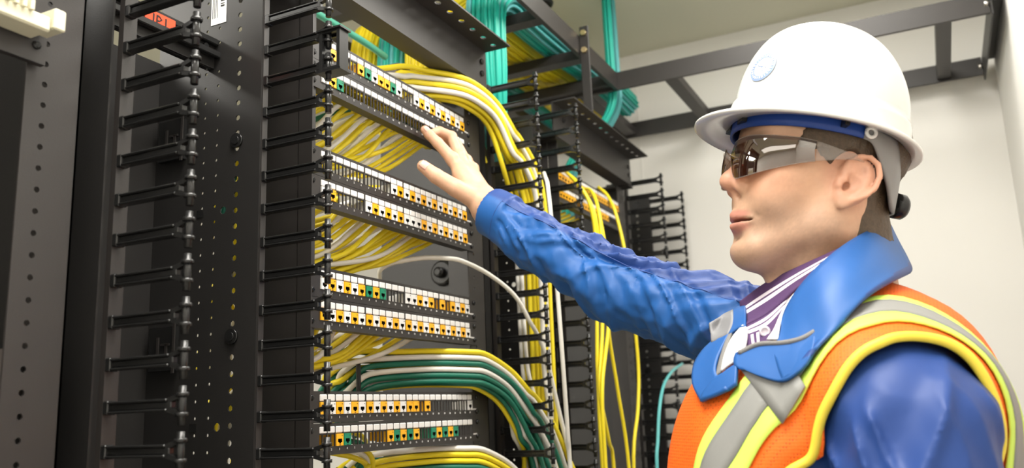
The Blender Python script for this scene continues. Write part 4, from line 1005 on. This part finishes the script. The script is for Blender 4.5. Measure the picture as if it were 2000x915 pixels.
M_PIPE = mat('yellow_piping', (.85, .66, .06), .5, bump=.2, bscale=1500)
vest = None
for sd in (1, -1):
    o = strip('safety_vest' if vest is None else 'vest_half', 0, 5, M_OR, .006, sd, n=16, par=None if vest is None else vest)
    if vest is None: vest = o; vest['label'] = 'orange mesh safety vest'
    strip('lime_tape', 1, 2, M_LIME, .0095, sd, n=4, label='lime yellow fabric tape', par=vest)
    strip('reflective_tape', 2, 3, M_REFL, .0100, sd, n=5, label='grey reflective tape', par=vest)
    strip('lime_tape', 3, 4, M_LIME, .0095, sd, n=4, label='lime yellow fabric tape', par=vest)
    pts = [vest_pt(band(0, i), i, .0065 + .0008*math.sin(i*.9), sd) for i in range(6, NVD-4)]
    mb = MB(); mb.tube(spline(pts, 3), .0050, 8); own(mb.build('edge_piping', M_PIPE), vest)['label'] = 'yellow edge piping of the armhole'
# overlapping reflective patch at the strap joint, on the left chest
iA = int(round(vest_hit(1553, 752)[0]))
G = [[vest_pt(lerp(BND[4][i] - .004, BND[1][i] + .004, j/7), i, .0122) for j in range(8)] for i in np.arange(iA - 3, iA + 2)]
own(grid_mesh('reflective_patch', G, M_REFL, None, .0018), vest)['label'] = 'grey reflective cross patch on the chest'

# trousers, boots and left hand (below the frame)
def trousers_sdf(P):
    T = to_tor(P); A = T.copy(); A[..., 1] = np.abs(A[..., 1])
    d = d_ell(A, (.02, 0, .86), (.135, .175, .15)); d = smin(d, d_cap(A, (.015, .095, .84), (.02, .105, .48), .092, .070), .05); d = smin(d, d_cap(A, (.02, .105, .48), (.0, .110, .10), .070, .060), .03)
    q = np.stack([A[..., 0]*12, A[..., 1]*12, T[..., 2]*16], -1); return np.maximum(d - .005*vnoise(q, 5), .085 - T[..., 2])
V, F = sdf_surface(trousers_sdf, (-.22, -.95, .05), (.40, -.42, 1.04), .012)
own(np_mesh('trousers', V, F, mat('dark_trousers', (.03, .032, .04), .8)))
for sd in (1, -1):
    def boot_sdf(P, sd=sd):
        T = to_tor(P) - np.array((0, sd*.112, 0)); d = d_cap(T, (-.005, 0, .05), (-.005, 0, .16), .05, .052); d = smin(d, d_ell(T, (.075, 0, .045), (.125, .05, .048)), .04); return np.maximum(d, .002 - T[..., 2])
    c = from_tor((.04, sd*.112, 0)); V, F = sdf_surface(boot_sdf, c + (-.2, -.2, -.02), c + (.2, .2, .24), .008); own(np_mesh('boot', V, F, mat('boot_leather', (.05, .03, .018), .5)))
def lhand_sdf(P):
    T = to_tor(P); w = np.array(LS[2]) + (.012, 0, -.04); d = d_cap(T, np.array(LS[2]), w, .028, .025)
    d = smin(d, d_ell(T, w + (.018, -.002, -.045), (.036, .017, .048)), .015)
    for k, (dx, ln) in enumerate(((.040, .07), (.022, .08), (.004, .075), (-.013, .058))):
        a = w + (dx, -.002, -.085); b = a + (.014, -.006, -ln*.55); c = b + (.010, -.012, -ln*.40); d = smin(d, d_cap(T, a, b, .0095, .0085), .004); d = smin(d, d_cap(T, b, c, .0085, .007), .003)
    a = w + (.045, -.004, -.025); b = a + (.025, -.012, -.035); d = smin(d, d_cap(T, a, b, .013, .010), .008); return smin(d, d_cap(T, b, b + (.004, -.006, -.03), .010, .008), .003)
c = from_tor(LS[2]); V, F = sdf_surface(lhand_sdf, c + (-.12, -.10, -.27), c + (.12, .18, .03), .0035)
own(np_mesh('left_hand', V, F, M_SKIN, None, None, np.tile(np.array((.56, .31, .21)), (len(V), 1))))

# ------------------------------------------------------------------ collars (lofted cloth with thickness)
def on_vest(u, v, D, off=.007):                                      # cloth never sinks into the vest below it
    t = np.linspace(.75, 1.25, 401); P = CAM + np.outer(t, RC.T @ np.array([(u - 1000)/FPX, (v - 457.5)/FPX, 1.0])); d = torso_d(to_tor(P)) - .012; k = int(np.argmax(d < 0))
    return pd(u, v, min(D, t[k] - off) if d.min() < 0 else D)
def rows_px(rows): return [[on_vest(u, v, D) for u, v, D in r] for r in rows]
M_COL = mat('collar_blue_nylon', tuple(BLUE), .50, bump=.08, bscale=2500, noise=.05, nscale=30)
M_COLD = mat('collar_navy_nylon', tuple(NAVY), .45, bump=.25, bscale=1300)
M_LINE = mat('white_lining', (.80, .79, .78), .7, bump=.3, bscale=400); M_ZIP = mat('zip_grey', (.21, .205, .20), .5, bump=.6, bscale=900); M_PATCH = mat('light_grey_patch', (.20, .20, .21), .5, bump=.2, bscale=900)
cols = [[(1738, 441, 1.050), (1752, 470, 1.030), (1772, 508, 1.000), (1778, 530, .985), (1752, 540, .965)],
        [(1705, 448, .995), (1722, 490, .955), (1738, 528, .930), (1742, 546, .918), (1722, 560, .915)],
        [(1655, 476, .950), (1668, 525, .905), (1684, 566, .882), (1688, 582, .874), (1668, 592, .878)],
        [(1603, 518, .930), (1614, 570, .890), (1634, 618, .866), (1640, 634, .862), (1622, 644, .868)],
        [(1560, 566, .935), (1568, 616, .900), (1588, 662, .876), (1596, 680, .870), (1580, 690, .878)],
        [(1534, 610, .955), (1538, 655, .922), (1556, 698, .898), (1562, 718, .892), (1548, 728, .900)],
        [(1521, 655, .972), (1514, 690, .945), (1522, 724, .922), (1528, 742, .916), (1518, 748, .925)]]
G = loft([[on_vest(*c) for c in r] for r in cols], 5, 6)
collar = own(grid_mesh('jacket_collar', G, [M_COL, M_COLD], None, .004, midx=lambda i, j: 1 if (j >= 11 and i < 26 and j >= 11 + i*.18) else 0), jacket)
# front tab of the near collar, with zip along its upper edge
G = loft(rows_px([[(1438, 692, .972), (1480, 674, .962), (1530, 672, .945), (1566, 664, .926), (1596, 648, .900)],
                  [(1434, 704, .960), (1480, 698, .944), (1532, 700, .926), (1568, 692, .908), (1592, 676, .890)],
                  [(1436, 716, .955), (1482, 722, .940), (1528, 728, .922), (1562, 716, .902), (1584, 698, .888)],
                  [(1444, 718, .962), (1484, 736, .946), (1528, 746, .928), (1560, 728, .908), (1576, 712, .898)]]), 6, 5)
own(grid_mesh('collar_tab', G, M_COL, None, .004), jacket)
Z = [on_vest(1444, 690, .968, .010), on_vest(1482, 673, .958, .010), on_vest(1530, 670, .941, .010), on_vest(1566, 662, .921, .010), on_vest(1592, 648, .898, .010)]
mb = MB(); mb.tube(spline(Z, 8), .0030, 6); zp = own(mb.build('zip', M_ZIP), jacket)
zs = spline(Z, 16)
for k in range(0, len(zs)-1, 2):
    mb = MB() if k == 0 else mb; mb.obox(zs[k] + (0, 0, -.004), zs[k] + (0, 0, .001), .0016, .0045, up=(0, 1, 0))
own(mb.build('zip_teeth', M_COLD), zp)
# far lapel
G = loft(rows_px([[(1370, 784, .940), (1354, 752, .970), (1356, 716, 1.000), (1372, 688, 1.018), (1392, 668, 1.030)],
                  [(1392, 776, .970), (1374, 744, .995), (1378, 712, 1.010), (1394, 684, 1.020), (1410, 662, 1.030)],
                  [(1424, 762, .960), (1400, 730, .990), (1402, 704, 1.005), (1412, 680, 1.018), (1424, 655, 1.032)]]), 6, 5)
own(grid_mesh('collar_flap', G, M_COL, None, .004), jacket)
G = loft(rows_px([[(1431, 607, 1.066), (1444, 600, 1.066), (1456, 595, 1.066)], [(1430, 630, 1.050), (1444, 622, 1.052), (1457, 616, 1.054)], [(1424, 656, 1.036), (1440, 644, 1.040), (1457, 640, 1.042)]]), 5, 4)
own(grid_mesh('collar_flap', G, M_COL, None, .003), jacket)
G = loft(rows_px([[(1370, 786, .983), (1394, 774, .968), (1420, 764, .958), (1438, 752, .958)], [(1374, 770, .978), (1396, 756, .962), (1420, 744, .953), (1440, 730, .955)], [(1398, 738, .990), (1410, 732, .980), (1424, 722, .972), (1440, 712, .968)]]), 6, 5)
own(grid_mesh('collar_flap', G, M_COL, None, .004), jacket)
G = loft(rows_px([[(1399, 738, .986), (1404, 712, 1.004), (1412, 684, 1.020), (1422, 656, 1.036)], [(1408, 728, .986), (1412, 706, 1.003), (1420, 680, 1.018), (1430, 652, 1.034)]]), 5, 4)
own(grid_mesh('zip_strip', G, M_ZIP, None, .003), jacket)
G = loft(rows_px([[(1409, 726, .992), (1416, 694, 1.010), (1430, 662, 1.030), (1452, 636, 1.045)], [(1424, 714, .990), (1432, 692, 1.004), (1444, 664, 1.020), (1458, 640, 1.034)], [(1440, 704, .985), (1452, 690, .992), (1458, 668, 1.010), (1460, 645, 1.025)]]), 5, 4)
own(grid_mesh('lining', G, M_LINE, None, .003), jacket)
G = loft(rows_px([[(1385, 632, 1.046), (1408, 618, 1.052), (1432, 607, 1.058)], [(1388, 652, 1.036), (1408, 641, 1.042), (1432, 632, 1.046)], [(1391, 672, 1.022), (1407, 664, 1.028), (1423, 654, 1.034)]]), 5, 4)
own(grid_mesh('reflective_tab', G, M_PATCH, None, .003), jacket)['label'] = 'pale grey reflective tab'
G = loft(rows_px([[(1552, 574, .945), (1534, 606, .958), (1524, 636, .970), (1520, 664, .978)], [(1540, 588, .956), (1524, 616, .968), (1512, 644, .980), (1498, 664, .986)]]), 5, 3)
own(grid_mesh('lining', G, M_LINE, None, .002), jacket)
# shirt collar with woven stripes
M_PUR = mat('purple_shirt', (.072, .030, .105), .75, bump=.3, bscale=1500, noise=.15, nscale=200); M_STR = mat('shirt_stripe', (.72, .66, .72), .75, bump=.3, bscale=1500)
A_ = [[(1446, 590, 1.062), (1448, 612, 1.050), (1450, 640, 1.036)], [(1498, 553, 1.030), (1500, 578, 1.008), (1502, 612, .990)], [(1562, 522, .985), (1560, 540, .965), (1556, 566, .950)], [(1642, 486, .945), (1640, 494, .935), (1634, 508, .928)]]
G = loft([[on_vest(*c, .003) for c in r] for r in A_], 8, 8)
shirt = own(grid_mesh('shirt_collar', np.asarray(G), [M_PUR, M_STR], None, .003, midx=lambda i, j: 1 if j in (6, 7, 9, 10) else 0))
shirt['label'] = 'purple shirt with white stripes'
B_ = [[(1452, 640, 1.035), (1456, 660, 1.028), (1464, 700, 1.010)], [(1500, 612, .992), (1500, 640, .990), (1498, 680, .988)], [(1552, 568, .954), (1540, 592, .960), (1524, 640, .975)]]
G = loft([[on_vest(*c, .001) for c in r] for r in B_], 8, 8)
own(grid_mesh('shirt_front', G, [M_PUR, M_STR], None, .002, midx=lambda i, j: 1 if (j in (2, 3, 5, 6) or (i in (2, 4) and j > 7)) else 0), shirt)
mb = MB(); c = on_vest(1494, 648, .985, .004); n = (CAM - c)/np.linalg.norm(CAM - c); e = np.cross(n, (0, 0, 1.0)); e /= np.linalg.norm(e); f2 = np.cross(e, n)
mb.tube([c + n*.002 + .0045*(e*math.cos(a) + f2*math.sin(a)) for a in np.linspace(0, 2*math.pi, 16)], .0016, 6, caps=False); mb.tube([c, c + n*.002], .0042, 12); own(mb.build('shirt_button', M_STR), shirt)

# ------------------------------------------------------------------ hard hat
KO = np.array([.093, -.680, 1.612]); KF = np.array([-.496, .829, .259]); KL = np.array([-.868, -.470, -.050]); KF /= np.linalg.norm(KF); KL -= KF*(KL @ KF); KL /= np.linalg.norm(KL); KU = np.cross(KF, KL)
KM = np.stack([KF, KL, KU])
hat = thing('hard_hat', 'white plastic hard hat with a round blue seal worn by the worker', 'hard hat', tuple(KO))
def hat_own(o, par=None): 
    o.parent = par or hat; o.matrix_parent_inverse = Matrix.Translation(tuple(-KO)) if par is None else Matrix.Identity(4); return o
bpy.context.view_layer.update()
NA = 96
def hat_ring(fa, fb, rb, z, droop=0.0, sh=0.0):
    out = []
    for k in range(NA):
        a = 2*math.pi*k/NA; c, s = math.cos(a), math.sin(a); x = (fa if c > 0 else fb)*c + sh; y = rb*s
        out.append(KO + np.array((x, y, z - droop*max(0, c)**2)) @ KM)
    return out
rows = []
DF, DB, DS = .112, .104, .0985
for t in np.linspace(1, 0, 10): rows.append(hat_ring(DF*.955*math.cos(t*1.5), DB*.955*math.cos(t*1.5), DS*.955*math.cos(t*1.5), .028 + .115*math.sin(t*1.5), sh=.004*t))
rows += [hat_ring(DF*.965, DB*.965, DS*.965, .003), hat_ring(.149, .1165, .1165, -.0030, .004), hat_ring(.152, .118, .118, -.0018, .004), hat_ring(.152, .118, .118, .0006, .004), hat_ring(.150, .1165, .1165, .0022, .004),
         hat_ring(.130, .1085, .108, .0060, .001), hat_ring(DF*1.03, DB*1.02, DS*1.02, .0085), hat_ring(DF*1.005, DB*1.005, DS*1.003, .014), hat_ring(DF, DB, DS, .028), hat_ring(DF*.992, DB*.992, DS*.992, .0325), hat_ring(DF*.962, DB*.968, DS*.966, .0350), hat_ring(DF*.957, DB*.964, DS*.963, .040)]
for t in np.linspace(.04, 1, 26):
    q = t*math.pi/2; cs = math.cos(q)**.88; sn = math.sin(q); rows.append(hat_ring(DF*.955*cs + .0, DB*.962*cs, DS*.962*cs, .040 + .113*sn**1.05, sh=.006*sn))
G = np.array(rows); Vh = G.reshape(-1, 3)
loc = (Vh - KO) @ KM.T; top_ = np.arange(len(Vh))//NA > 22
rid = np.exp(-(loc[:, 1]/.016)**2)*np.clip((loc[:, 2] - .06)/.05, 0, 1)*.0030*top_ + np.exp(-((np.abs(loc[:, 1]) - .043)/.009)**2)*np.clip((loc[:, 2] - .07)/.04, 0, 1)*-.0012*top_
G = (Vh + rid[:, None]*KU).reshape(G.shape)
M_HAT = mat('white_hat_plastic', (.66, .66, .64), .20, spec=.5, coat=.25)
shell = hat_own(grid_mesh('hat_shell', G, M_HAT, None, 0, close=True))
from mathutils.bvhtree import BVHTree
bvh = BVHTree.FromPolygons([tuple(v) for v in G.reshape(-1, 3)], [tuple(p.vertices) for p in shell.data.polygons])
def on_hat(P, n): h = bvh.ray_cast(Vector(P + n*.03), Vector(-n)); return np.array(h[0]) if h[0] else P
d0 = pd(1490, 131, 1.0) - CAM; hit = bvh.ray_cast(Vector(CAM), Vector(d0)); hc = np.array(hit[0]); hn = np.array(hit[1]); hn = hn if hn @ d0 < 0 else -hn
e1 = np.cross((0, 0, 1.0), hn); e1 /= np.linalg.norm(e1); e2 = np.cross(hn, e1)
def disc(r0, r1, off, a0=0, a1=2*math.pi, n=40, nr=3):
    return [[on_hat(hc + (e1*math.cos(a) + e2*math.sin(a))*r, hn) + hn*off for a in np.linspace(a0, a1, n)] for r in np.linspace(r0, r1, nr)]
M_SEAL = mat('seal_blue', (.19, .26, .42), .4); M_SEALW = mat('seal_white', (.78, .79, .80), .35)
seal = hat_own(grid_mesh('seal_ring', disc(.0125, .0190, .0013), M_SEAL, None)); seal['label'] = 'round blue printed seal'
hat_own(grid_mesh('seal_centre', disc(.0005, .0126, .0012), M_SEALW, None), seal)
mb = MB()
for k in range(26):
    a = 2*math.pi*k/26; p0 = on_hat(hc + (e1*math.cos(a) + e2*math.sin(a))*.0140, hn) + hn*.0017; p1 = on_hat(hc + (e1*math.cos(a + .02) + e2*math.sin(a + .02))*.0164, hn) + hn*.0017; mb.obox(p0, p1, .0008 + .0007*((k*7) % 3), .0002, up=hn)
hat_own(mb.build('seal_lettering', M_SEALW), seal)
mb = MB()
for a, r0, r1 in ((.9, -.008, .009), (-.5, -.009, .008), (1.9, .002, .009), (2.6, .0, .008), (-1.4, .001, .009)):
    p0 = on_hat(hc + (e1*math.cos(a) + e2*math.sin(a))*r0, hn) + hn*.0017; p1 = on_hat(hc + (e1*math.cos(a) + e2*math.sin(a))*r1, hn) + hn*.0017; mb.obox(p0, p1, .0007, .0002, up=hn)
hat_own(mb.build('seal_emblem', M_SEAL), seal)
# suspension: blue headband in front, grey nape strap behind
M_BAND = mat('blue_headband', (.012, .050, .26), .45); M_NAPE = mat('grey_nape_plastic', (.20, .195, .19), .45)
def band_pts(a0, a1, z0, z1, m, name, rr=1.0, n=40):
    G = [[KO + np.array(((.108 if math.cos(a) > 0 else .098)*rr*math.cos(a) - .003, .0855*rr*math.sin(a), z)) @ KM for a in np.linspace(a0, a1, n)] for z in np.linspace(z0, z1, 4)]
    return hat_own(grid_mesh(name, G, m, None, .003))
band_pts(-1.80, 1.80, -.008, .014, M_BAND, 'headband')
for a in (1.50, -1.50, .25, -.25):
    c = KO + np.array((.107*math.cos(a), .089*math.sin(a), .008)) @ KM; mb = MB(); mb.obox(c - KU*.010, c + KU*.012, .018, .006, up=KF); hat_own(mb.build('suspension_clip', M_PLAS))
for sg in (1, -1):
    NA_ = [(-.018, .087, .008, -.008), (-.030, .086, .006, -.012), (-.045, .080, .006, -.030), (-.062, .070, .004, -.052), (-.076, .056, -.012, -.072), (-.090, .034, -.030, -.070), (-.098, .0, -.036, -.066)]
    R0 = [KO + np.array((a, sg*b, t)) @ KM for a, b, t, l in NA_]; R1 = [KO + np.array((a, sg*b, (t + l)/2)) @ KM for a, b, t, l in NA_]; R2 = [KO + np.array((a, sg*b*.97, l)) @ KM for a, b, t, l in NA_]
    G = loft([R0, R1, R2], 6, 4); hat_own(grid_mesh('nape_strap', G, M_NAPE, None, .003))
    c = KO + np.array((-.024, sg*.0895, -.001)) @ KM; mb = MB(); mb.tube([c + .0055*(KF*math.cos(q) + KU*math.sin(q)) for q in np.linspace(0, 2*math.pi, 16)], .0022, 6, caps=False); hat_own(mb.build('strap_ring', M_WHITE))
mb = MB(); c = KO + np.array((-.104, 0, -.050)) @ KM; mb.tube([c, c - KF*.012, c - KF*.016], [.016, .0155, .012], 18); hat_own(mb.build('ratchet_knob', M_PLAS))

# ------------------------------------------------------------------ safety glasses
gl = thing('safety_glasses', 'wraparound safety glasses with brown mirrored lenses on the worker\'s face', 'glasses', tuple(from_head((.1, 0, .012))))
bpy.context.view_layer.update(); GI = Matrix.Translation(tuple(-from_head((.1, 0, .012))))
def gl_own(o): o.parent = gl; o.matrix_parent_inverse = GI; return o
M_LENS = bpy.data.materials.new('brown_mirror_lens'); M_LENS.use_nodes = True; nt = M_LENS.node_tree; nt.nodes.clear()
out = nt.nodes.new('ShaderNodeOutputMaterial'); mx = nt.nodes.new('ShaderNodeMixShader'); tr = nt.nodes.new('ShaderNodeBsdfTransparent'); gs = nt.nodes.new('ShaderNodeBsdfGlossy')
tr.inputs['Color'].default_value = (.20, .13, .095, 1); gs.inputs['Color'].default_value = (.85, .80, .76, 1); gs.inputs['Roughness'].default_value = .03; mx.inputs[0].default_value = .17
nt.links.new(tr.outputs[0], mx.inputs[1]); nt.links.new(gs.outputs[0], mx.inputs[2]); nt.links.new(mx.outputs[0], out.inputs[0])
M_CLEAR = bpy.data.materials.new('clear_temple'); M_CLEAR.use_nodes = True; nt = M_CLEAR.node_tree; nt.nodes.clear()
out = nt.nodes.new('ShaderNodeOutputMaterial'); mx = nt.nodes.new('ShaderNodeMixShader'); tr = nt.nodes.new('ShaderNodeBsdfTransparent'); gs = nt.nodes.new('ShaderNodeBsdfPrincipled')
tr.inputs['Color'].default_value = (.88, .84, .80, 1); gs.inputs['Base Color'].default_value = (.62, .58, .55, 1); gs.inputs['Roughness'].default_value = .12; mx.inputs[0].default_value = .16
nt.links.new(tr.outputs[0], mx.inputs[1]); nt.links.new(gs.outputs[0], mx.inputs[2]); nt.links.new(mx.outputs[0], out.inputs[0])
LN = [(.1140, .011, .020, .006), (.1135, .016, .0265, -.008), (.1120, .026, .030, -.018), (.106, .040, .0315, -.018), (.095, .053, .031, -.014), (.080, .064, .030, -.009), (.060, .0755, .028, -.003), (.040, .0815, .0255, .002)]
TP = [(.040, .0815, .0255, .002), (.025, .0840, .022, .005), (.010, .0850, .0185, .008), (-.004, .0855, .0165, .0095), (-.014, .085, .013, .008)]
for sg in (1, -1):
    for nm, T_, m, bulge in (('lens', LN, M_LENS, .004), ('temple', TP, M_CLEAR, .0)):
        R = []
        for w in (0, .25, .5, .75, 1): R.append([from_head((f + bulge*4*w*(1 - w)*.5, sg*(l + bulge*2*w*(1 - w)*.5), lerp(t, b, w))) for f, l, t, b in T_])
        gl_own(grid_mesh(nm, loft(R, 5, 3), m, None, .0 if nm == 'lens' else .0015))
    rim = [from_head((f, sg*l, t)) for f, l, t, b in LN] ; mb = MB(); mb.tube(spline(rim, 4), .0007, 5)
    rim = [from_head((f, sg*l, b)) for f, l, t, b in LN]; mb.tube(spline(rim, 4), .0007, 5); gl_own(mb.build('lens_rim', M_CLEAR))
mb = MB(); mb.tube(spline([from_head((.1125, .008, .008)), from_head((.119, .0, .016)), from_head((.1125, -.008, .008))], 6), .0028, 8); gl_own(mb.build('nose_bridge', M_CLEAR))
